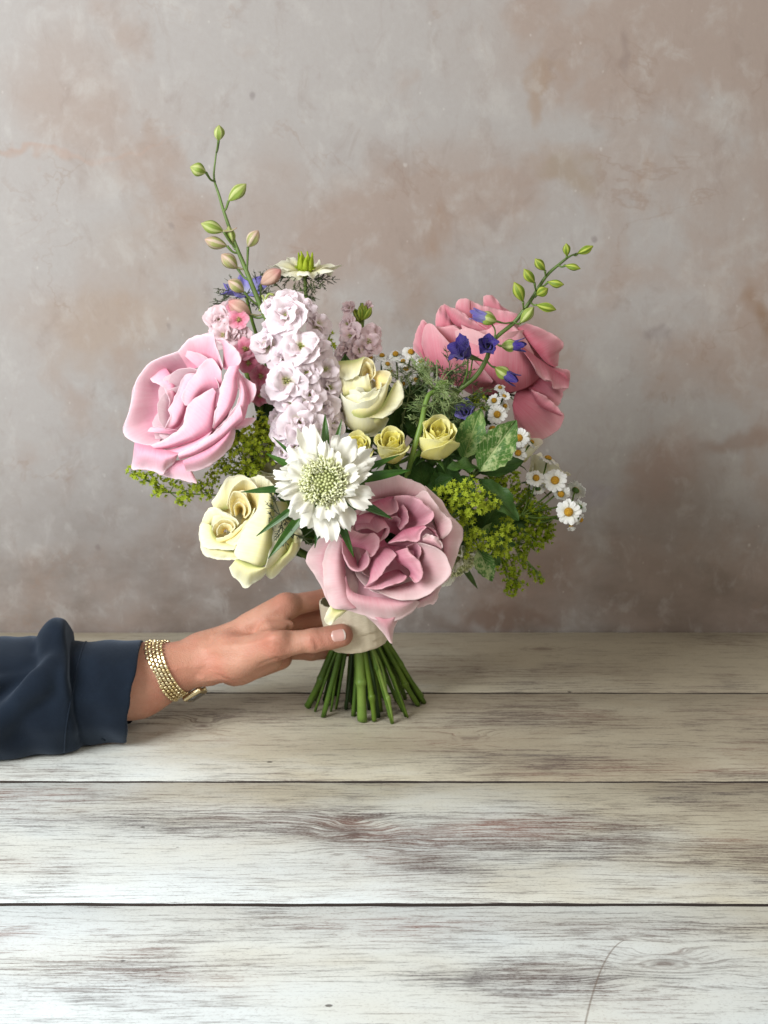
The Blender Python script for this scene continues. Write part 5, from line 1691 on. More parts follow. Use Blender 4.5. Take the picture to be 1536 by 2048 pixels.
PET_L = stock_petals(LILAC, 'lilac')
PET_B = stock_petals(BLUSH, 'blush')
main_stock = spike('stock_flower', 'tall lilac-white stock spike packed with frilly double florets', [
    (577, 606, -.030, 66), (572, 630, -.052, 88), (612, 618, -.030, 62), (540, 612, -.026, 52), (638, 648, -.034, 66), (532, 688, -.048, 78), (600, 692, -.066, 84), (632, 690, -.050, 72), (545, 655, -.038, 60), (565, 715, -.060, 66),
    (572, 762, -.074, 84), (612, 745, -.070, 72), (652, 738, -.056, 66), (660, 775, -.058, 66), (548, 782, -.060, 62), (620, 790, -.074, 74), (582, 805, -.072, 62), (646, 812, -.066, 66), (600, 845, -.080, 84), (668, 845, -.062, 62), (563, 862, -.074, 66), (632, 868, -.078, 76), (590, 893, -.078, 66), (566, 905, -.066, 50), (552, 838, -.060, 46), (690, 820, -.045, 50)],
    [(618, 935, -.036), (612, 850, -.036), (600, 760, -.030), (588, 680, -.018), (578, 605, -.004)], PET_L, 14, 81, group='stock flowers')
spike('stock_flower', 'short blush stock spike with a green bud tip, behind the cream rose', [
    (700, 672, .040, 62), (738, 682, .036, 66), (692, 645, .046, 40), (722, 700, .030, 60), (748, 665, .048, 44), (690, 700, .035, 56), (695, 612, .054, 34), (741, 611, .056, 24)],
    [(720, 745, .052), (718, 690, .056), (722, 640, .060), (724, 606, .060)], PET_B, 15, 82, group='stock flowers')
spike('stock_flower', 'blush stock florets peeping over the open pale pink rose', [
    (437, 640, -.006, 62), (470, 672, -.014, 64), (446, 670, -.016, 56), (462, 622, .004, 48), (430, 660, .0, 46), (505, 690, .004, 44)],
    [(500, 760, .016), (480, 700, .014), (462, 650, .014), (450, 615, .014)], PET_B, 16, 83, group='stock flowers')
# green bud tip of the short spike
tip = [o for o in COL.objects if o.get('label', '').startswith('short blush')][0]
for k, (bx, by, tx, ty) in enumerate(((722, 640, 718, 612), (724, 640, 731, 610), (718, 642, 706, 616), (728, 640, 742, 614), (722, 642, 724, 606), (716, 650, 708, 630))):
    a, b = P(bx, by, .052), P(tx, ty, .052 + .004 * (k % 3))
    part('bud', bud_mesh('bud', (b - a).length, .0028, BUD_SMALL, k), tip, frame(a, b - a))

# ---- hot pink sweet william behind the stock
sw_c = P(508, 770, -.010)
sw = thing('sweet_william', 'cluster of hot pink blooms tucked between the pale pink rose and the lilac stock', 'flower', tuple(sw_c))
rs = random.Random(9)
def flat_petals(mat):
    out = []
    for i in range(3):
        V, F, UV = rose_petal(L=.0155, w=.0085, a0=50, a1=72, a2=86, r0=.001, kc=3, vc=.5, out=.3, pw=2.5, ruf=.0007, rk=2.2, noise=.0009, wide=.8, narrow=.14, seed=760 + i, nu=9, nv=9, thick=.0003)
        out.append(mesh_np('petal', V, F, UV, mat))
    return out


HP = flat_petals(HOTPINK)
for (px, py, y, d, n) in ((520, 752, -.022, 50, (.4, -1, .1)), (518, 790, -.020, 44, (.5, -1, -.2)), (492, 700, -.018, 52, (.0, -.9, .5)), (496, 726, -.022, 48, (.3, -1, .2)), (508, 770, -.014, 40, (.6, -.8, 0)), (484, 678, -.006, 40, (-.1, -.8, .6)), (478, 640, -.012, 44, (.0, -.9, .3)), (470, 618, -.004, 36, (.0, -.8, .6))):
    p = P(px, py, y)
    mw = frame(p, n, rs.uniform(0, 360), d * M(p) / .031)
    f = part('floret', EYEM, sw, mw)
    for q in range(5):
        part('petal', rs.choice(HP), f, mw @ Matrix.Rotation(2 * PI * q / 5 + rs.uniform(-.1, .1), 4, 'Z'))
    V, F, UV = tube([tuple(p), tuple(p.lerp(P(520, 830, .0), .5) + Vector((0, .012, 0))), tuple(P(530, 860, .005))], .0010, 6, 5)
    part('pedicel', mesh_np('pedicel', V, F, UV, STEM), sw)
stem(sw, STEM, P(530, 860, .005), Vector((.3, .2, -1)), .0020, 17)

# ---- white scabious
DISC_G = green_mat('scabious_disc', (0.46, 0.52, 0.17), (0.64, 0.67, 0.34), .2, 300)
DISC_C = petal_mat('scabious_fringe', (0.66, 0.72, 0.30), (0.84, 0.86, 0.52), (0.90, 0.90, 0.68), .3)


def scabious(label, c, axv, R, idx, seed, npet=(11, 10), bracts=(), petalmat=WHITE, lo=86, stemdir=None):
    rs = random.Random(seed)
    ax = Vector(axv).normalized()
    o = thing('scabious', label, 'scabious flower', tuple(c), 'white scabious flowers')
    mw = frame(c, ax, 0)
    k = R / .045
    for q in range(npet[0]):
        add_petal(o, petalmat, mw, L=.032 * k * rs.uniform(.72, 1.10), w=.0098 * k * rs.uniform(.7, 1.3), a0=70, a1=lo + rs.uniform(-8, 4), a2=lo + rs.uniform(-5, 48), skew=rs.uniform(-.006, .006) * k, th=q * 360 / npet[0] + rs.uniform(-11, 11), r0=.014 * k, kc=2.6, vc=.55, out=.20, pw=4,
                  ruf=.0020 * k, rk=1.7, noise=.0030 * k, wide=.85, narrow=.30, rag=.085, seed=seed * 50 + q, nu=20, nv=13, thick=.0003, notch=.10, z0=-.003 * k)
    for q in range(npet[1]):
        add_petal(o, petalmat, mw, L=.022 * k * rs.uniform(.7, 1.2), w=.0074 * k * rs.uniform(.7, 1.3), skew=rs.uniform(-.005, .005) * k, a0=50, a1=lo - 20, a2=lo + rs.uniform(-6, 20), th=(q + .5) * 360 / npet[1] + rs.uniform(-9, 9), r0=.013 * k, kc=2.4, vc=.5, out=.25, pw=3.5,
                  ruf=.0015 * k, rk=1.7, noise=.0022 * k, wide=.85, narrow=.32, rag=.085, seed=seed * 50 + 30 + q, nu=18, nv=11, thick=.0003, notch=.08, z0=.001 * k)
    # pincushion: green buttons in the middle, cream fringe round them
    mb, mf = MB(), MB()
    for q in range(150):
        t = (q + .5) / 150
        r = .0185 * k * math.sqrt(t)
        a = q * 2.39996
        z = .0095 * k * (1 - (r / (.021 * k)) ** 2)
        p = Vector((r * math.cos(a), r * math.sin(a), z))
        n = Vector((p.x * 18, p.y * 18, .6)).normalized()
        if t < .27:
            V, F, UV = lathe([(.0004, -.003), (.0011, -.0005), (.00125, .0006), (.0008, .0015), (.0001, .0018)], 7)
            mb.add(xf(V, frame(p, n, 0, k * rs.uniform(.8, 1.15))), F, UV)
        else:
            for w_ in range(2):
                e = p + n * .004 * k + Vector((rs.gauss(0, .0022), rs.gauss(0, .0022), rs.gauss(.001, .001))) * k
                mf.add(*tube([tuple(p - n * .003 * k), tuple(p.lerp(e, .6) + n * .0012), tuple(e)], [.0006 * k, .0007 * k, .00045 * k], 5, 2))
            for w_ in range(2):
                a0 = rs.uniform(0, 6.28)
                c0 = p + n * .0025 * k
                d = Vector((math.cos(a0), math.sin(a0), .4)) * .0026 * k
                V = [tuple(c0), tuple(c0 + d + Vector((-d.y, d.x, 0)) * .35), tuple(c0 + d * 1.25 + Vector((0, 0, .0008))), tuple(c0 + d - Vector((-d.y, d.x, 0)) * .35), tuple(c0 - n * .0006)]
                mf.add(V, [(0, 1, 2, 3), (4, 3, 2, 1)], [(0, 0), (1, .9), (.5, 1), (0, .9), (0, 0)])
    b = part('disc_florets', mb.mesh('disc_florets', DISC_G), o, mw)
    b['kind'] = 'stuff'
    b = part('fringe_florets', mf.mesh('fringe_florets', DISC_C), o, mw)
    b['kind'] = 'stuff'
    V, F, UV = lathe([(.003 * k, -.014 * k), (.010 * k, -.009 * k), (.016 * k, -.002 * k), (.015 * k, .003 * k), (.004, .0035 * k)], 18)
    part('receptacle', mesh_np('receptacle', V, F, UV, DISC_G), o, mw)
    for j, (tx, ty, ty_y, wpx, curl) in enumerate(bracts):
        tipw = P(tx, ty, c.y + .012)
        for _ in range(3):
            tipw = P(tx, ty, c.y + .011 + (tipw.z - c.z) * ax.z / max(-ax.y, .3) * .9)
        d = tipw - c
        base = c - ax * .011 + d * .15
        L = (tipw - base).length
        V, F, UV = leaf_grid(L * 1.06, wpx * M(tipw) * .62, curl, .35, 0, seed + j, 7, 13, .45)
        part('bract', mesh_np('bract', V, F, UV, BRACT), o, dirframe(base, tipw - base, (0, -1, .3)))
    stem(o, STEM, c - ax * .013, stemdir or -ax, .0024, idx)
    return o


scabious('large white scabious with a green pincushion centre and ragged petals, front of the bouquet', P(649, 966, -.142), (-.03, -.94, .33), .0420, 18, 91,
         bracts=((650, 834, -.125, 15, .1), (682, 844, -.122, 11, .1), (539, 910, -.130, 14, .1), (489, 983, -.140, 13, .15), (515, 1068, -.148, 12, .4), (541, 1110, -.155, 17, .15), (705, 1108, -.178, 15, .25), (778, 1034, -.170, 16, .15), (814, 941, -.135, 17, .1), (792, 912, -.125, 12, .1), (550, 878, -.120, 8, .1), (630, 1090, -.150, 10, .2)))
scabious('white scabious nodding sideways, half hidden beside the dusky pink rose', P(918, 1122, -.055), (.42, -.40, -.60), .034, 19, 92, npet=(12, 9), bracts=((958, 1180, -.06, 10, .1), (900, 1165, -.06, 8, .1)), stemdir=Vector((-.3, .3, .7)))

# ------------------------------------------------------------------ spikes, love-in-a-mist, daisies, lady's mantle, leaves
def px_tube(lst, y0, y1=None):
    n = len(lst)
    return [tuple(P(a, b, y0 + (0 if y1 is None else (y1 - y0) * i / (n - 1)))) for i, (a, b) in enumerate(lst)]


def near_on(path3, p):
    return min((Vector(path3[i]).lerp(Vector(path3[i + 1]), t) for i in range(len(path3) - 1) for t in (0, .2, .4, .6, .8, 1)), key=lambda q: (q - p).length)


# ---- pale larkspur spike of buds
path = px_tube([(556, 690), (530, 632), (508, 580), (490, 535), (470, 487), (450, 430), (438, 390), (428, 356), (431, 318), (436, 284)], -.012, .020)
lark = thing('larkspur', 'tall larkspur spike of pale green and blush buds rising above all the other flowers', 'larkspur', path[0], 'tall flower spikes')
V, F, UV = tube(path, [.0022, .0021, .0020, .0018, .0016, .0013, .0011, .0009, .0007, .0006], 8, 6)
part('flower_spike', mesh_np('flower_spike', V, F, UV, STEM_BLUE), lark)
for k, (bx, by, tx, ty, w, mat, sx, sy) in enumerate((
    (437, 282, 437, 250, 21, BUD_GREEN, 436, 290), (412, 345, 380, 335, 26, BUD_GREEN, 429, 358), (457, 402, 492, 368, 26, BUD_GREEN, 449, 424), (447, 463, 402, 447, 25, BUD_GREEN, 470, 492), (454, 492, 410, 478, 25, BUD_BLUSH, 478, 510),
    (466, 490, 458, 452, 20, BUD_GREEN, 474, 500), (496, 494, 517, 461, 25, BUD_BLUSH, 494, 540), (475, 537, 443, 508, 27, BUD_BLUSH, 500, 566), (521, 569, 561, 538, 30, BUD_PINK, 520, 612), (488, 584, 456, 562, 26, BUD_BLUSH, 508, 612), (501, 630, 456, 604, 32, BUD_PINK, 522, 640))):
    y = -.004 + .004 * (k % 3) - (.006 if k > 8 else 0)
    a, b = P(bx, by, y), P(tx, ty, y - .004)
    bo = part('bud', bud_mesh('bud', (b - a).length, w * M(a) * .5, mat, k, .3 if mat is BUD_GREEN else .15), lark, frame(a, b - a, k * 40))
    s = near_on(path, P(sx, sy, y))
    mid = s.lerp(a, .5) + Vector((0, 0, -.002))
    V, F, UV = tube([tuple(s), tuple(mid), tuple(a)], [.0010, .0009, .0012], 7, 5)
    part('pedicel', mesh_np('pedicel', V, F, UV, STEM_BLUE), lark)
    # spur or bracteole
    V, F, UV = tube([tuple(a + (b - a) * .06), tuple(a - (b - a) * .22 + Vector((.002, 0, .002))), tuple(a - (b - a) * .45 + Vector((.003, 0, .006)))], [.0012, .0008, .0004], 6, 4)
    if k in (3, 7, 10):
        part('spur', mesh_np('spur', V, F, UV, BUD_BLUSH), lark)
tubes_part('tendril', lark, BUD_GREEN, [(px_tube([(518, 622), (527, 612), (528, 598), (524, 590)], -.02), .0011), (px_tube([(540, 604), (532, 598), (538, 588), (548, 590)], -.025), .0011)])
stem(lark, STEM, Vector(path[0]), Vector(path[0]) - Vector(path[1]), .0028, 20)

# ---- violet-blue delphinium spike
path = px_tube([(893, 815), (917, 782), (952, 752), (972, 720), (988, 680), (1029, 644), (1060, 603), (1092, 553), (1123, 525), (1139, 513), (1153, 507)], -.045, -.050)
delph = thing('delphinium', 'slanting delphinium spike with green buds and violet-blue florets in front of the deep pink rose', 'delphinium', path[0], 'tall flower spikes')
V, F, UV = tube(path, [.0020, .0020, .0020, .0019, .0017, .0016, .0015, .0013, .0011, .0008, .0006], 8, 6)
part('flower_spike', mesh_np('flower_spike', V, F, UV, STEM_BLUE), delph)
for k, (bx, by, tx, ty, w, mat, sx, sy) in enumerate((
    (1155, 507, 1186, 491, 16, BUD_SMALL, 1148, 510), (1134, 512, 1132, 487, 15, BUD_SMALL, 1130, 520), (1130, 531, 1161, 538, 14, BUD_SMALL, 1118, 528), (1090, 541, 1071, 517, 18, BUD_SMALL, 1092, 556), (1069, 566, 1049, 537, 19, BUD_SMALL, 1074, 580), (1096, 564, 1128, 568, 16, BUD_SMALL, 1080, 574),
    (1073, 590, 1096, 576, 20, BUD_SMALL, 1066, 596), (1046, 603, 1027, 565, 22, BUD_SMALL, 1052, 618), (1073, 610, 1112, 621, 19, BUD_SMALL, 1058, 606), (1041, 646, 1068, 614, 22, BUD_GREEN, 1032, 646), (994, 643, 957, 631, 28, BUD_GREEN, 1026, 645), (1002, 692, 1036, 690, 25, BUD_GREEN, 988, 684), (990, 735, 1022, 755, 26, BUD_GREEN, 976, 720))):
    y = -.052 - .004 * (k % 3)
    a, b = P(bx, by, y), P(tx, ty, y - .003)
    part('bud', bud_mesh('bud', (b - a).length, w * M(a) * .5, mat, 50 + k, .35), delph, frame(a, b - a, k * 50))
    s = near_on(path, P(sx, sy, y))
    V, F, UV = tube([tuple(s), tuple(s.lerp(a, .55) + Vector((0, 0, -.0012))), tuple(a)], [.0009, .0007, .0011], 6, 4)
    part('pedicel', mesh_np('pedicel', V, F, UV, STEM_BLUE), delph)
    if k >= 10:
        d = (b - a).normalized()
        for q in range(4):
            add_petal(delph, BLUE if k > 10 else PALEBLUE, frame(a + d * .006, d, q * 90 + 20), name='petal', L=(b - a).length * 1.05, w=.0036, a0=30, a1=2, a2=-4 if k == 10 else 16, r0=.002, kc=1.0, out=.5, seed=900 + k * 5 + q, nu=8, nv=9, noise=.0006)


def blue_floret(parent, c, n, s, mat, seed, spur=None, dark=None):
    rs = random.Random(seed)
    mw = frame(c, n, rs.uniform(0, 360))
    for q in range(5):
        add_petal(parent, mat, mw, L=.016 * s, w=.0072 * s, a0=40, a1=22, a2=52, th=q * 72, r0=.0012, kc=1.2, out=.4, pw=2, tip=.05, ruf=.0008 * s, seed=seed + q, nu=9, nv=9, noise=.0010)
    for q in range(2):
        add_petal(parent, mat, mw, L=.010 * s, w=.004 * s, a0=20, a1=5, a2=20, th=q * 180 + 30, r0=.0008, kc=1.2, seed=seed + 8 + q, nu=7, nv=7, noise=.0006)
    if spur:
        V, F, UV = tube([tuple(c), tuple(Vector(c).lerp(Vector(spur), .5)), tuple(spur)], [.0022 * s, .0015 * s, .0006], 7, 4)
        part('spur', mesh_np('spur', V, F, UV, STEM_BLUE), parent)


blue_floret(delph, P(938, 712, -.064), (-.55, -.5, .50), 1.15, BLUE, 950, P(966, 722, -.052))
blue_floret(delph, P(977, 694, -.066), (-.1, -.9, .30), .80, BLUE, 970, P(978, 716, -.052))
blue_floret(delph, P(934, 826, -.050), (-.2, -.8, .35), .9, PALEBLUE, 980, P(930, 800, -.042))
tubes_part('pedicel', delph, STEM_BLUE, [(px_tube([(936, 716), (934, 745), (926, 772)], -.058, -.046), .0008), (px_tube([(945, 718), (941, 745), (936, 765)], -.056, -.046), .0007), (px_tube([(978, 640), (990, 660), (988, 680)], -.05), .0007)])
stem(delph, STEM, Vector(path[0]), Vector(path[0]) - Vector(path[1]), .0026, 21)


# ---- love-in-a-mist
def feather(mb, p0, d, L, rs, depth=2, r=.00042):
    """A branching thread-like bract."""
    d = Vector(d).normalized()
    side = Vector((rs.gauss(0, 1), rs.gauss(0, 1), rs.gauss(0, 1))).normalized()
    p0 = Vector(p0)
    p1 = p0 + d * L * .5 + side * L * .08
    p2 = p0 + d * L + side * L * .05
    mb.add(*tube([tuple(p0), tuple(p1), tuple(p2)], [r, r * .85, r * .45], 5, 3))
    if depth:
        for t, q in ((.35, p0.lerp(p1, .7)), (.55, p1), (.75, p1.lerp(p2, .5))):
            for sgn in (-1, 1):
                ax_ = d.cross(side).normalized() * sgn
                nd = (d * .8 + ax_ * rs.uniform(.4, .9) + Vector((rs.gauss(0, .25), rs.gauss(0, .25), rs.gauss(0, .25)))).normalized()
                feather(mb, q, nd, L * (1 - t) * rs.uniform(.5, .8), rs, depth - 1, r * .85)


def bract_ring(parent, c, axis, n, L, rs, mat, spread=(.2, .9), depth=2):
    for q in range(n):
        mb = MB()
        a = 2 * PI * q / n + rs.uniform(-.3, .3)
        m = frame(c, axis)
        d = m.to_3x3() @ Vector((math.cos(a), math.sin(a), rs.uniform(*spread) - .3))
        feather(mb, c, d, L * rs.uniform(.8, 1.15), rs, depth)
        part('bract', mb.mesh('bract', mat), parent)


rs = random.Random(77)
c = P(610, 548, .022)
nig = thing('love_in_a_mist', 'cream-white love-in-a-mist with upright green seed horns over feathery bracts, behind the lilac stock', 'love-in-a-mist', tuple(c), 'love-in-a-mist flowers')
mw = frame(c, (.06, -.16, .98), 15)
for q in range(7):
    add_petal(nig, CREAM, mw, L=.027 * rs.uniform(.85, 1.1), w=.0088, a0=60, a1=84, a2=70 + rs.uniform(-10, 30), th=q * 51 + 10, r0=.003, kc=2.5, out=.4, pw=2, tip=.12, ruf=.001, noise=.0018, narrow=.2, wide=.7, seed=1000 + q, nu=11, nv=13)
for q in range(7):
    a = q * 2 * PI / 7
    V, F, UV = tube([(.0022 * math.cos(a), .0022 * math.sin(a), -.001), (.0046 * math.cos(a), .0046 * math.sin(a), .006), (.0052 * math.cos(a), .0052 * math.sin(a), .012), (.0062 * math.cos(a + .3), .0062 * math.sin(a + .3), .018)], [.0022, .0026, .0017, .0005], 7, 5)
    part('seed_horn', mesh_np('seed_horn', V, F, UV, LIME_DEEP), nig, mw)
tubes_part('stamens', nig, LIME_DEEP, [([(0, 0, 0), (.005 * math.cos(a), .005 * math.sin(a), .004), (.009 * math.cos(a), .009 * math.sin(a), .006)], .0004) for a in np.linspace(0, 6.28, 16)[:-1]]).parent = nig
nig.children[-1].matrix_basis = WM[nig.name].inverted() @ mw
bract_ring(nig, c - Vector((0, 0, .003)), (.06, -.2, .97), 9, .030, rs, FEATHER_DARK, (-.1, .5))
stem(nig, STEM_LIGHT, c, Vector((.02, 0, -1)), .0018, 22, via=[P(613, 600, .020), P(628, 680, .022), P(650, 800, .02)])

# nodding seed pod with a curved stem
c = P(884, 777, -.060)
pod = thing('love_in_a_mist', 'love-in-a-mist pod gone past flower on a hooked pale green stem, ringed by fine threads', 'love-in-a-mist', tuple(c), 'love-in-a-mist flowers')
mw = frame(c - Vector((.006, 0, .001)), (.86, -.20, .45), 0)
part('seed_pod', bud_mesh('seed_pod', .0135, .0052, green_mat('pod_green', (0.06, 0.13, 0.02), (0.12, 0.20, 0.035), .1, 200), 5, .5), pod, mw)
bract_ring(pod, c - Vector((.006, 0, .001)), (.80, -.30, .45), 14, .036, rs, FEATHER_PALE, (-.1, 1.0))
bract_ring(pod, c + Vector((-.004, 0, -.012)), (-.1, -.5, -.6), 9, .030, rs, FEATHER_PALE, (-.1, 1.0), 1)
lst = []
for q in range(14):
    a = rs.uniform(0, 6.28)
    m = mw.to_3x3()
    d = m @ Vector((math.cos(a), math.sin(a), rs.uniform(.2, 1.2))).normalized()
    s = c - Vector((.004, 0, 0))
    e = s + d * rs.uniform(.018, .027)
    lst.append(([tuple(s), tuple(s.lerp(e, .6) + Vector((0, 0, .002))), tuple(e), tuple(e + Vector((rs.uniform(-.003, .003), 0, -.0025)))], .00045))
b = tubes_part('stamens', pod, FEATHER_PALE, lst, 5, 4)
b['kind'] = 'stuff'
V, F, UV = tube([tuple(P(*q)) for q in ((870, 783, -.062), (858, 790, -.066), (850, 812, -.070), (842, 850, -.078), (826, 905, -.082), (812, 960, -.070))], [.0019, .0020, .0021, .0022, .0022, .0022], 9, 7)
part('hooked_stem', mesh_np('hooked_stem', V, F, UV, STEM_LIGHT), pod)
stem(pod, STEM_LIGHT, P(812, 960, -.070), Vector((-.15, .3, -1)), .0022, 23)

# blue love-in-a-mist far behind
c = P(492, 590, .040)
nb = thing('love_in_a_mist', 'violet-blue love-in-a-mist almost hidden behind the pale larkspur buds', 'love-in-a-mist', tuple(c), 'love-in-a-mist flowers')
mw = frame(c, (-.1, -.3, .95), 0)
for q in range(7):
    add_petal(nb, PALEBLUE, mw, L=.019, w=.0065, a0=50, a1=72, a2=74, th=q * 51, r0=.003, kc=2.5, out=.4, pw=2, tip=.1, noise=.0018, narrow=.25, seed=1030 + q, nu=9, nv=11)
bract_ring(nb, c, (-.1, -.3, .95), 9, .032, rs, FEATHER_DARK, (.0, .9))
stem(nb, STEM, c, Vector((.1, 0, -1)), .0016, 24, via=[P(510, 660, .040), P(560, 800, .035)])
# feathery sprig between larkspur and the white one, and one under the scabious
for (px, py, y, n, L, lab, idx, dirv, mat) in ((575, 590, .016, 9, .030, 'feathery green love-in-a-mist foliage beside the white one, under the pink larkspur bud', 25, (0, -.3, .9), FEATHER), (905, 800, -.046, 12, .034, 'tangle of feathery green foliage behind the small yellow roses', 13, (-.1, -.7, .7), FEATHER),
                                               (868, 838, -.058, 11, .030, 'pale feathery green tuft between the hooked seed pod stem and the variegated leaf', 22, (.1, -.7, .6), FEATHER_PALE), (818, 792, -.020, 10, .030, 'fine pale green tuft close behind the cream rose', 24, (.1, -.5, .8), FEATHER_PALE), (900, 745, -.030, 10, .028, 'wispy pale green threads in front of the deep pink rose', 5, (0, -.4, .9), FEATHER), (605, 1075, -.100, 7, .030, 'thread-like dark sprig hanging between cream rose and dusky pink rose', 19, (-.1, -.6, -.7), FEATHER_DARK), (840, 745, .0, 9, .030, 'fine green foliage behind the cream rose among chamomile', 26, (0, -.3, .95), FEATHER), (560, 1030, -.122, 5, .026, 'dark thread-like foliage lying over the cream rose', 3, (-.6, -.6, -.3), FEATHER_DARK)):
    c = P(px, py, y)
    o = thing('feathery_sprig', lab, 'foliage', tuple(c), 'feathery sprigs')
    bract_ring(o, c, dirv, n, L, rs, mat, (-.2, 1.0))
    if py < 1000:
        stem(o, STEM, c, -Vector(dirv) + Vector((0, .2, -.3)), .0010, idx)
    else:
        V, F, UV = tube([tuple(c), tuple(c.lerp(BIND, .4) + Vector((0, .02, .02))), tuple(BIND + Vector((-.008, 0, .03)))], .0010, 6, 6)
        part('stem', mesh_np('stem', V, F, UV, STEM), o)

# ---- chamomile daisies
YEL = NT('daisy_disc')
yn = YEL.n('ShaderNodeTexVoronoi', {'Vector': YEL.objc(), 'Scale': 1400.0}).outputs['Distance']
YEL.set(YEL.bsdf.inputs['Base Color'], YEL.mix(YEL.ss(yn, .1, .6), (0.72, 0.44, 0.02), (0.42, 0.20, 0.008)))
YEL.bsdf.inputs['Roughness'].default_value = .75
YEL.set(YEL.bsdf.inputs['Normal'], YEL.bump(yn, .8, .0008))
YEL = YEL.m
V, F, UV = lathe([(.0032, -.0016), (.0043, -.0002), (.0044, .0012), (.0036, .0026), (.0020, .0036), (.0001, .0040)], 16)
DISC = mesh_np('disc', V, F, UV, YEL)
V, F, UV = lathe([(.0007, -.0050), (.0018, -.0040), (.0036, -.0022), (.0045, -.0008), (.0040, .0)], 14)
CALYX = mesh_np('calyx', V, F, UV, LEAF_MID)
DPET = []
for i in range(4):
    V, F, UV = rose_petal(L=.0086, w=.0027, a0=74, a1=88, a2=98 + 6 * i, r0=.0038, kc=4, vc=.5, out=.25, pw=3, notch=.05, noise=.0005, narrow=.5, wide=.5, seed=1100 + i, nu=7, nv=8, thick=.0004)
    DPET.append(mesh_np('petal', V, F, UV, DAISY))


def daisy(parent, px, py, y, d, n, rs, npet=13, droop=0.0, drop=0):
    c = P(px, py, y)
    s = d * M(c) / .0272
    mw = frame(c, n, rs.uniform(0, 360), s)
    h = part('flower_head', DISC, parent, mw)
    part('calyx', CALYX, h, mw)
    for q in range(npet):
        if q in range(drop):
            continue
        part('petal', DPET[rs.randrange(4)], h, mw @ Matrix.Rotation(2 * PI * q / npet + rs.uniform(-.1, .1), 4, 'Z') @ Matrix.Rotation(droop + rs.uniform(-.12, .18), 4, 'Y') @ Matrix.Scale(rs.uniform(.9, 1.08), 4))
    return c - Vector(n).normalized() * .005 * s


def chamomile(label, heads, hub, idx, seed, hubs=None):
    rs = random.Random(seed)
    hb = P(*hub)
    o = thing('chamomile', label, 'chamomile', tuple(hb), 'sprays of chamomile')
    lst = []
    for (px, py, y, d, n, *ex) in heads:
        e = daisy(o, px, py, y, d, n, rs, 13, ex[0] if ex else 0.0, ex[1] if len(ex) > 1 else 0)
        nn = Vector(n).normalized()
        lst.append(([tuple(e), tuple(e - nn * .012 + Vector((0, 0, -.002))), tuple(e.lerp(hb, .6) + Vector((0, .002, -.004))), tuple(hb)], .00075))
    tubes_part('flower_stalks', o, STEM, lst, 6, 5)
    stem(o, STEM, hb, BIND - hb, .0014, idx)
    return o


chamomile('chamomile daisies bobbing behind the cream rose, below the short blush stock', [
    (791, 708, .020, 38, (-.1, -.6, .8), .5), (822, 704, .016, 40, (.1, -.7, .7), .2), (764, 711, .028, 34, (.0, -.4, .9), .4), (741, 716, .032, 30, (-.2, -.5, .8), .5), (832, 760, .004, 34, (.2, -.8, .5)), (806, 768, .006, 30, (-.3, -.8, .4), .3), (812, 738, .016, 34, (.1, -.5, .8), .3), (780, 742, .020, 32, (.3, -.6, .6), .3), (850, 738, .014, 30, (.2, -.7, .6), .6), (775, 728, .010, 30, (.2, -.6, .7), .3), (842, 722, .012, 32, (.0, -.6, .8), .3), (806, 722, .012, 28, (-.2, -.7, .6), .4)],
    (800, 815, .022), 6, 121)
chamomile('chamomile daisies crowded against the underside of the deep pink rose', [
    (994, 829, -.052, 46, (.15, -.9, .35)), (988, 801, -.046, 34, (-.2, -.8, .5), .3), (1008, 793, -.044, 30, (.3, -.5, .8), -.3), (985, 858, -.060, 44, (-.1, -.35, .93), .0), (1038, 876, -.052, 48, (-.15, -.92, .30)), (1036, 906, -.050, 42, (.1, -.9, .3), .1), (1064, 884, -.036, 30, (.7, .1, .7), .5), (1010, 812, -.04, 30, (.4, -.7, .5), .3), (1000, 775, -.030, 26, (.1, -.6, .8), .2)],
    (985, 905, -.030), 12, 122)
chamomile('outermost chamomile spray of white daisies with yellow centres, furthest from the hand', [
    (1110, 961, -.034, 54, (-.1, -.86, .5)), (1072, 956, -.038, 44, (.3, -.75, .55), .2), (1122, 988, -.036, 44, (-.2, -.7, -.2), .4), (1152, 980, -.010, 48, (.45, .75, .45)), (1137, 1024, -.048, 58, (-.06, -.95, .25)), (1160, 1012, -.022, 38, (.5, .6, .5)), (1096, 917, -.010, 46, (.3, .1, .95), .3), (1076, 978, -.030, 36, (.1, .4, -.6)), (1142, 1052, -.034, 26, (.1, -.5, -.8), -.7), (1162, 1040, -.024, 30, (.6, -.4, -.3), .2)],
    (1042, 1030, -.040), 8, 123)


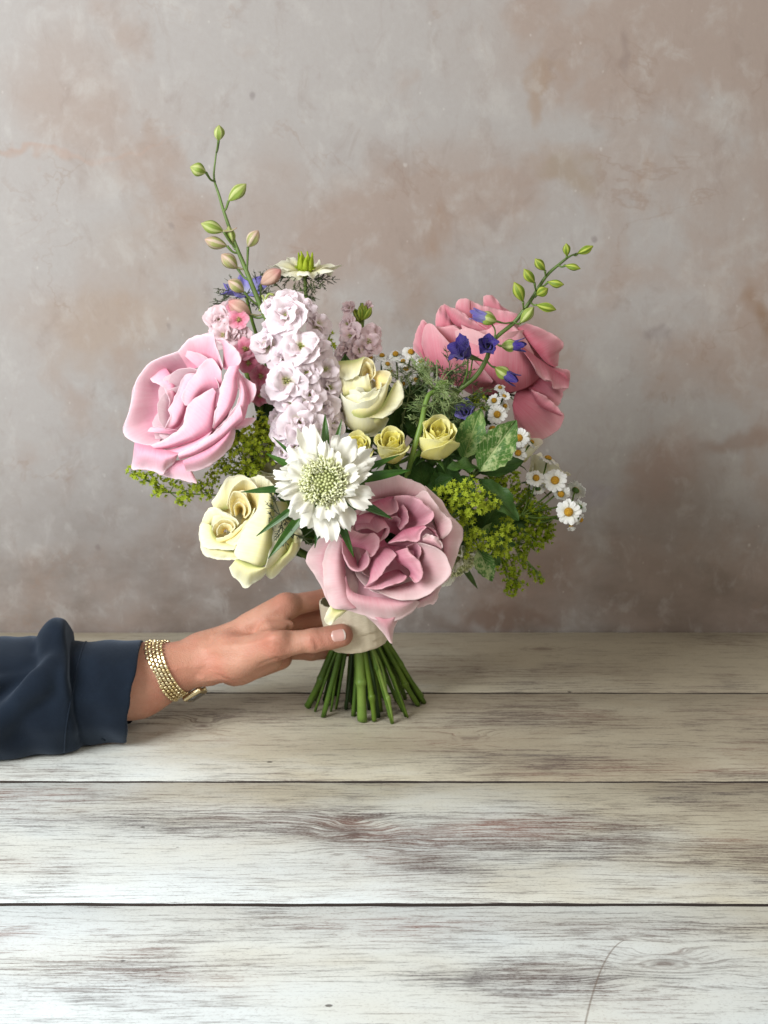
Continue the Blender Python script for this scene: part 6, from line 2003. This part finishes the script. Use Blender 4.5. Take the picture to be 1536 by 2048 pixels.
# ---- lady's mantle
def mantle(label, clumps, hub, idx, seed, mat, size=.0025, per=42, hubs=()):
    rs = random.Random(seed)
    hb = P(*hub)
    o = thing('ladys_mantle', label, "lady's mantle", tuple(hb), "froth of lady's mantle")
    mb, lst = MB(), []
    hl = [P(*h) for h in hubs] + [hb]
    for h in hl[:-1]:
        lst.append(([tuple(h), tuple(h.lerp(hb, .5) + Vector((0, .002, -.003))), tuple(hb)], [.0007, .0008, .0010]))
    for (px, py, y, rpx) in clumps:
        c = P(px, py, y)
        r = rpx * M(c)
        n = max(7, int(per * (rpx / 22) ** 2))
        star_cluster(mb, c, r * rs.uniform(.85, 1.25), n, rs, size)
        h = min(hl, key=lambda q: (q - c).length)
        base = c.lerp(h, .35)
        for q in range(4):
            e = c + Vector((rs.gauss(0, r * .4), rs.gauss(0, r * .4), rs.gauss(0, r * .4)))
            lst.append(([tuple(base), tuple(base.lerp(e, .5) + Vector((0, 0, .001))), tuple(e)], .00032))
        lst.append(([tuple(c), tuple(base), tuple(h)], .0005))
    b = part('blossoms', mb.mesh('blossoms', mat, smooth=False), o)
    b['kind'] = 'stuff'
    tubes_part('flower_stalks', o, STEM_LIGHT, lst, 5, 3)
    stem(o, STEM, hb, BIND - hb, .0016, idx)
    return o


mantle("frothy lime-green lady's mantle under the open pale pink rose", [
    (262, 942, -.020, 15), (282, 955, -.024, 17), (305, 958, -.024, 16), (322, 972, -.022, 18), (312, 985, -.020, 13), (352, 962, -.018, 18), (372, 985, -.022, 20), (395, 970, -.026, 19), (362, 1003, -.018, 13), (410, 985, -.022, 16), (428, 962, -.028, 20), (440, 935, -.046, 22), (455, 915, -.052, 22), (470, 955, -.042, 18), (478, 890, -.056, 24), (500, 915, -.058, 24), (500, 865, -.052, 24), (525, 885, -.060, 26), (535, 855, -.052, 22), (512, 940, -.054, 20), (545, 915, -.056, 18), (485, 935, -.05, 18), (520, 840, -.045, 18), (505, 890, -.062, 16), (465, 880, -.055, 16)],
    (560, 985, -.010), 4, 131, LIME, hubs=((420, 990, -.010), (500, 950, -.012), (340, 985, -.012)))
mantle("dense lime-green lady's mantle beside the dusky pink rose, under the variegated leaves", [
    (882, 985, -.092, 18), (905, 975, -.094, 19), (925, 985, -.098, 22), (948, 1000, -.098, 20), (905, 1008, -.094, 18), (932, 1020, -.096, 19), (965, 1015, -.092, 20), (985, 1005, -.086, 18), (920, 1045, -.086, 15), (940, 1040, -.086, 15), (955, 1065, -.084, 18), (975, 1085, -.080, 20), (1000, 1075, -.074, 20), (1012, 1050, -.070, 19), (945, 1090, -.080, 15), (990, 1105, -.070, 16), (938, 965, -.090, 16), (962, 985, -.090, 16), (1005, 1100, -.066, 16), (935, 1075, -.084, 12), (930, 1110, -.08, 10)],
    (920, 1110, -.030), 1, 132, LIME, hubs=((930, 1030, -.070), (985, 1060, -.056)))
mantle("airy lime-green lady's mantle drooping out of focus beneath the outermost chamomile", [
    (985, 960, -.04, 20), (1060, 1010, -.03, 20), (1085, 1020, -.02, 18), (1050, 1065, -.03, 22), (1075, 1090, -.02, 18), (1020, 1060, -.03, 22), (1005, 1100, -.03, 18), (1000, 955, -.030, 22), (1025, 965, -.030, 24), (1045, 985, -.026, 20), (1015, 1000, -.030, 20), (1040, 1030, -.024, 22), (1065, 1050, -.018, 24), (1085, 1065, -.012, 20), (1060, 1085, -.010, 20), (1035, 1080, -.014, 18), (1080, 1040, -.014, 18), (1020, 1120, -.010, 16), (1000, 1130, -.012, 15), (1045, 1105, -.006, 15), (1022, 1165, -.012, 16), (1030, 1148, -.012, 16), (1024, 1186, -.012, 11), (1052, 1132, -.004, 12), (1072, 1147, -.006, 15), (1100, 1075, -.012, 16), (1095, 1045, -.016, 18), (1040, 1120, -.016, 16), (1018, 1140, -.012, 14), (1020, 1178, -.014, 15), (1085, 1160, -.006, 9), (1012, 1075, -.032, 20), (1060, 1035, -.034, 20), (1040, 1168, -.010, 12), (1012, 1030, -.03, 18)],
    (960, 1075, -.010), 7, 133, LIME_DEEP, hubs=((1000, 1030, -.016), (1030, 1090, -.006), (1000, 1110, -.006)))
mantle("little knot of lime-green lady's mantle between the seed pod and the variegated leaf", [(962, 792, -.036, 13), (952, 806, -.038, 12), (970, 812, -.038, 11), (945, 795, -.034, 10), (655, 672, .020, 12), (662, 690, .022, 11), (652, 655, .022, 9)], (930, 860, -.020), 10, 134, LIME_DEEP, hubs=((660, 720, .03),))


# ---- leaves
def variegated(name, g1, g2, cream, amt):
    t = NT(name)
    s = t.sep(t.uv())
    u = t.math('ABSOLUTE', t.math('SUBTRACT', s[0], .5))
    # side veins slant from the midrib
    ph = t.math('SUBTRACT', s[1], t.math('MULTIPLY', u, .75))
    nz = t.noise(t.objc(), 260.0, 4.0, .65)
    n2 = t.noise(t.objc(), 90.0, 3.0, .6)
    sv = t.math('ABSOLUTE', t.math('SINE', t.math('MULTIPLY', t.math('ADD', ph, t.math('MULTIPLY', t.math('SUBTRACT', n2, .5), .05)), PI * 9)))
    vein = t.math('MAXIMUM', t.ss(u, .035, .010), t.math('MULTIPLY', t.ss(sv, .22, .04), .85))
    mott = t.ss(t.math('ADD', nz, t.math('MULTIPLY', t.math('SUBTRACT', n2, .5), .5)), .50, .64, 0, amt)
    c = t.mix(t.ss(n2, .3, .7), g1, g2)
    c = t.mix(mott, c, cream)
    c = t.mix(t.math('MULTIPLY', vein, .6), c, cream)
    h = t.math('ADD', t.math('MULTIPLY', vein, -1.0), t.math('MULTIPLY', nz, .3))
    return leafy(t, c, .25, rough=.5, spec=.3, normal=t.bump(h, .5, .0010))


VARI = variegated('variegated_leaf', (0.045, 0.125, 0.018), (0.085, 0.19, 0.03), (0.46, 0.52, 0.24), .70)
VARI_DARK = variegated('dark_variegated_leaf', (0.045, 0.125, 0.016), (0.08, 0.18, 0.026), (0.36, 0.44, 0.15), .55)
GREEN_VEIN = variegated('veined_leaf', (0.030, 0.085, 0.012), (0.055, 0.12, 0.02), (0.11, 0.18, 0.045), .15)
DARK_VEIN = variegated('dark_veined_leaf', (0.026, 0.076, 0.012), (0.048, 0.115, 0.019), (0.08, 0.15, 0.032), .15)


def sprig(label, leaves, hub, idx, seed, stemmat=STEM, rad=.0018):
    hb = P(*hub)
    o = thing('leafy_sprig', label, 'leaf sprig', tuple(hb), 'leafy sprigs')
    lst = []
    for j, (pa, pb, ya, yb, wpx, mat, curl, wave, face, *ex) in enumerate(leaves):
        a, b = P(pa[0], pa[1], ya), P(pb[0], pb[1], yb)
        V, F, UV = leaf_grid((b - a).length * (1 + abs(curl) * .06), wpx * M(a) * .5, curl, ex[0] if ex else .22, wave, seed + j, 11, 21, .42, serr=.07)
        m = dirframe(a, b - a, face) @ Matrix.Rotation(-curl * .5, 4, 'Y')
        part('leaf', mesh_np('leaf', V, F, UV, mat), o, m)
        lst.append(([tuple(a + (b - a) * .04), tuple(a.lerp(hb, .4) + Vector((0, .003, 0))), tuple(hb)], .0009))
    tubes_part('leaf_stalks', o, stemmat, lst, 6, 4)
    stem(o, stemmat, hb, BIND - hb, rad, idx)
    return o


sprig('sprig of cream-veined variegated leaves standing up between the small yellow rose and the chamomile', [
    ((926, 918), (962, 818), -.072, -.066, 62, VARI_DARK, .25, .10, (-.25, -1, .25)), ((958, 942), (1032, 842), -.082, -.074, 74, VARI, .30, .12, (.15, -1, .4)), ((940, 905), (985, 830), -.050, -.045, 56, DARK_VEIN, .2, .1, (.2, -1, .2)),
    ((958, 946), (1046, 922), -.068, -.055, 50, DARK_VEIN, .3, .06, (.1, -.75, .7)), ((956, 936), (895, 936), -.078, -.088, 36, GREEN_VEIN, .5, .35, (0, -.55, .85)), ((958, 958), (1036, 1040), -.076, -.080, 50, GREEN_VEIN, .35, .28, (.3, -.8, .5)), ((945, 955), (905, 1000), -.070, -.076, 52, DARK_VEIN, .3, .1, (0, -1, .2))],
    (945, 960, -.045), 9, 201)
sprig('fresh green leaves backing the lady\'s mantle and the outermost chamomile', [
    ((965, 1060), (1010, 985), -.040, -.044, 56, GREEN_VEIN, .3, .1, (.1, -1, .3)), ((975, 1070), (1075, 1020), -.030, -.026, 50, GREEN_VEIN, .3, .1, (.1, -.9, .4)), ((960, 1080), (1030, 1090), -.036, -.036, 46, GREEN_VEIN, .3, .1, (.1, -.9, .4)), ((950, 1070), (930, 1010), -.050, -.060, 50, GREEN_VEIN, .3, .1, (0, -1, .3)), ((960, 1090), (1000, 1130), -.036, -.036, 40, GREEN_VEIN, .3, .1, (.1, -.9, .4)), ((880, 900), (905, 830), -.030, -.034, 50, GREEN_VEIN, .3, .1, (0, -1, .3)), ((850, 880), (815, 815), -.026, -.03, 50, GREEN_VEIN, .3, .1, (0, -1, .3))],
    (940, 1075, -.024), 13, 207)
sprig('small sprig of cream-mottled leaves hanging below the lady\'s mantle', [
    ((957, 1098), (984, 1162), -.076, -.082, 42, VARI, .25, .12, (-.1, -1, .2)), ((985, 1045), (962, 1100), -.066, -.068, 34, VARI_DARK, .2, .1, (.1, -1, .2)), ((940, 1100), (925, 1060), -.06, -.06, 30, DARK_VEIN, .2, .1, (0, -1, .2))],
    (945, 1085, -.050), 16, 202)
sprig('dark glossy leaves filling the shade below the small yellow roses', [
    ((800, 990), (775, 925), -.060, -.070, 66, DARK_VEIN, .3, .05, (0, -1, .3)), ((850, 985), (835, 915), -.064, -.072, 64, DARK_VEIN, .3, .05, (.1, -1, .3)), ((880, 985), (900, 915), -.066, -.066, 62, DARK_VEIN, .3, .05, (.2, -1, .3)), ((830, 990), (905, 955), -.058, -.078, 56, DARK_VEIN, .3, .05, (.1, -.8, .6)), ((830, 1000), (760, 965), -.060, -.080, 56, DARK_VEIN, .3, .05, (-.1, -.8, .6)), ((860, 1000), (935, 1010), -.056, -.066, 60, DARK_VEIN, .3, .05, (.2, -.9, .4))],
    (830, 1010, -.040), 11, 203)
sprig('dark leaves deep in the bouquet between the lilac stock and the pale pink rose', [
    ((560, 960), (500, 900), -.012, -.020, 66, DARK_VEIN, .3, .05, (-.2, -1, .3)), ((570, 940), (520, 820), -.008, -.014, 70, DARK_VEIN, .3, .05, (-.2, -1, .3)), ((580, 900), (545, 780), .0, -.004, 66, DARK_VEIN, .3, .05, (0, -1, .2)), ((560, 980), (470, 950), -.010, -.016, 60, DARK_VEIN, .4, .05, (-.2, -.8, .5)), ((590, 860), (500, 760), .010, .012, 70, DARK_VEIN, .3, .05, (0, -1, .2)), ((600, 840), (540, 680), .014, .018, 70, DARK_VEIN, .3, .05, (0, -1, .2))],
    (590, 980, .0), 17, 204)
sprig('dark leaves deep behind the cream rose and the seed pod', [
    ((800, 880), (770, 780), -.016, -.014, 70, DARK_VEIN, .3, .05, (0, -1, .2)), ((830, 880), (820, 770), -.012, -.01, 66, DARK_VEIN, .3, .05, (0, -1, .2)), ((860, 890), (880, 790), -.014, -.014, 66, DARK_VEIN, .3, .05, (0, -1, .2)), ((690, 860), (660, 730), .006, .01, 66, DARK_VEIN, .3, .05, (0, -1, .2)), ((850, 860), (930, 800), -.018, -.016, 66, DARK_VEIN, .3, .05, (0, -1, .2)), ((900, 880), (950, 850), -.02, -.02, 66, DARK_VEIN, .3, .05, (0, -1, .2)), ((700, 840), (690, 710), .016, .02, 60, GREEN_VEIN, .3, .05, (0, -1, .2)), ((880, 900), (990, 880), -.016, -.010, 66, DARK_VEIN, .3, .05, (0, -1, .2)), ((800, 860), (850, 740), .008, .010, 60, DARK_VEIN, .3, .05, (0, -1, .2))],
    (790, 930, .0), 18, 205)
sprig('dark leaves under the white scabious, between cream rose and dusky rose', [
    ((650, 1060), (620, 1000), -.062, -.072, 66, DARK_VEIN, .3, .05, (0, -1, .2)), ((640, 1075), (600, 1050), -.064, -.08, 50, GREEN_VEIN, .3, .05, (0, -1, .2)), ((680, 1060), (720, 960), -.06, -.072, 70, DARK_VEIN, .3, .05, (0, -1, .2)), ((660, 1080), (640, 1110), -.06, -.074, 40, GREEN_VEIN, .3, .05, (0, -1, .2)), ((660, 1000), (700, 900), -.05, -.05, 70, DARK_VEIN, .3, .05, (0, -1, .2))],
    (670, 1080, -.035), 20, 206)

# ---- ribbon binding
def ribbon():
    o = thing('ribbon_binding', 'cream ribbon wound round the stems of the bouquet, pinched under the thumb', 'ribbon', tuple(BIND))
    t = NT('cream_ribbon')
    wv = t.noise(t.map(t.objc(), (1, 1, 6)), 240.0, 4.0, .65)
    t.set(t.bsdf.inputs['Base Color'], t.mix(t.ss(wv, .3, .7), (0.64, 0.55, 0.395), (0.72, 0.63, 0.47)))
    t.bsdf.inputs['Roughness'].default_value = .5
    t.bsdf.inputs['Sheen Weight'].default_value = .2
    t.set(t.bsdf.inputs['Normal'], t.bump(wv, .5, .0008))
    tilt = Matrix.Translation(BIND) @ Matrix.Rotation(math.radians(-9), 4, 'Y')
    for k, (z0, z1, r0, r1, dr) in enumerate(((-.017, .006, .0255, .0262, .0), (-.010, .014, .0264, .0272, .0008), (-.002, .026, .0272, .0284, .0014))):
        prof = [(r0 - .0012, z0), (r0, z0 + .0003), (r0 + .0004, z0 + .003), ((r0 + r1) / 2 + .0004, (z0 + z1) / 2), (r1, z1 - .002), (r1 - .0004, z1), (r1 - .0014, z1)]
        V, F, UV = lathe(prof, 96, lambda a, q: .018 * np.sin(3 * a + k * 2) + .012 * np.sin(7 * a + k + 4 * q) + .012 * np.sin(13 * a + 9 * q) + .008 * np.sin(23 * a - 7 * q))
        F = F[:-2]
        me = mesh_np('ribbon_turn', V, F, UV, t.m)
        part('ribbon_turn', me, o, tilt)
    return o


ribbon()

# cut stems with no bloom of their own in sight
for k, (r, mat) in enumerate(((.0028, STEM_DARK), (.0024, STEM), (.0030, STEM), (.0022, STEM_DARK), (.0030, STEM_LIGHT), (.0026, STEM_DARK))):
    e = ENDS[(10, 14, 15, 13, 24, 26)[k]]
    o = thing('cut_stem', ('dark cut stem at the back of the splayed stems', 'mid-green cut stem among the splayed stems under the ribbon', 'green cut stem hidden in the splayed bundle', 'thin dark cut stem amid the splayed bundle', 'pale cut stem inside the splayed bundle', 'dark stem inside the splayed bundle')[k], 'stem', tuple(e), 'cut stems under the ribbon')
    off = Vector((e.x - BIND.x, e.y, 0))
    V, F, UV = tube([tuple(e + Vector((0, 0, .001))), tuple(BIND + off * .26), tuple(BIND + off * .05 + Vector((0, 0, .05)))], r, 9, 8)
    part('stalk', mesh_np('stalk', V, F, UV, mat), o)
rs = random.Random(404)
for k, (px, py) in enumerate(((630, 1424), (655, 1412), (662, 1424), (692, 1420), (712, 1424), (738, 1420), (762, 1424), (778, 1436), (806, 1424), (812, 1434), (828, 1404), (845, 1394), (625, 1406), (698, 1404), (770, 1400), (757, 1436), (648, 1402), (792, 1402))):
    e = G(px, py)
    o = thing('cut_stem', 'thin green cut stem, one of many alike packed in the splayed bundle under the ribbon', 'stem', tuple(e), 'thin cut stems under the ribbon')
    off = Vector((e.x - BIND.x, e.y, 0))
    r = rs.uniform(.0011, .0021)
    bow = Vector((rs.gauss(0, .002), rs.gauss(0, .002), 0))
    V, F, UV = tube([tuple(e + Vector((0, 0, r * .5))), tuple((BIND + off * .26).lerp(e, .5) + bow), tuple(BIND + off * .26 + Vector((0, 0, -.004))), tuple(BIND + off * .05 + Vector((0, 0, .05)))], [r, r * 1.05, r, r], 8, 6)
    part('stalk', mesh_np('stalk', V, F, UV, rs.choice((STEM, STEM_DARK, STEM_DARK, STEM_LIGHT))), o)
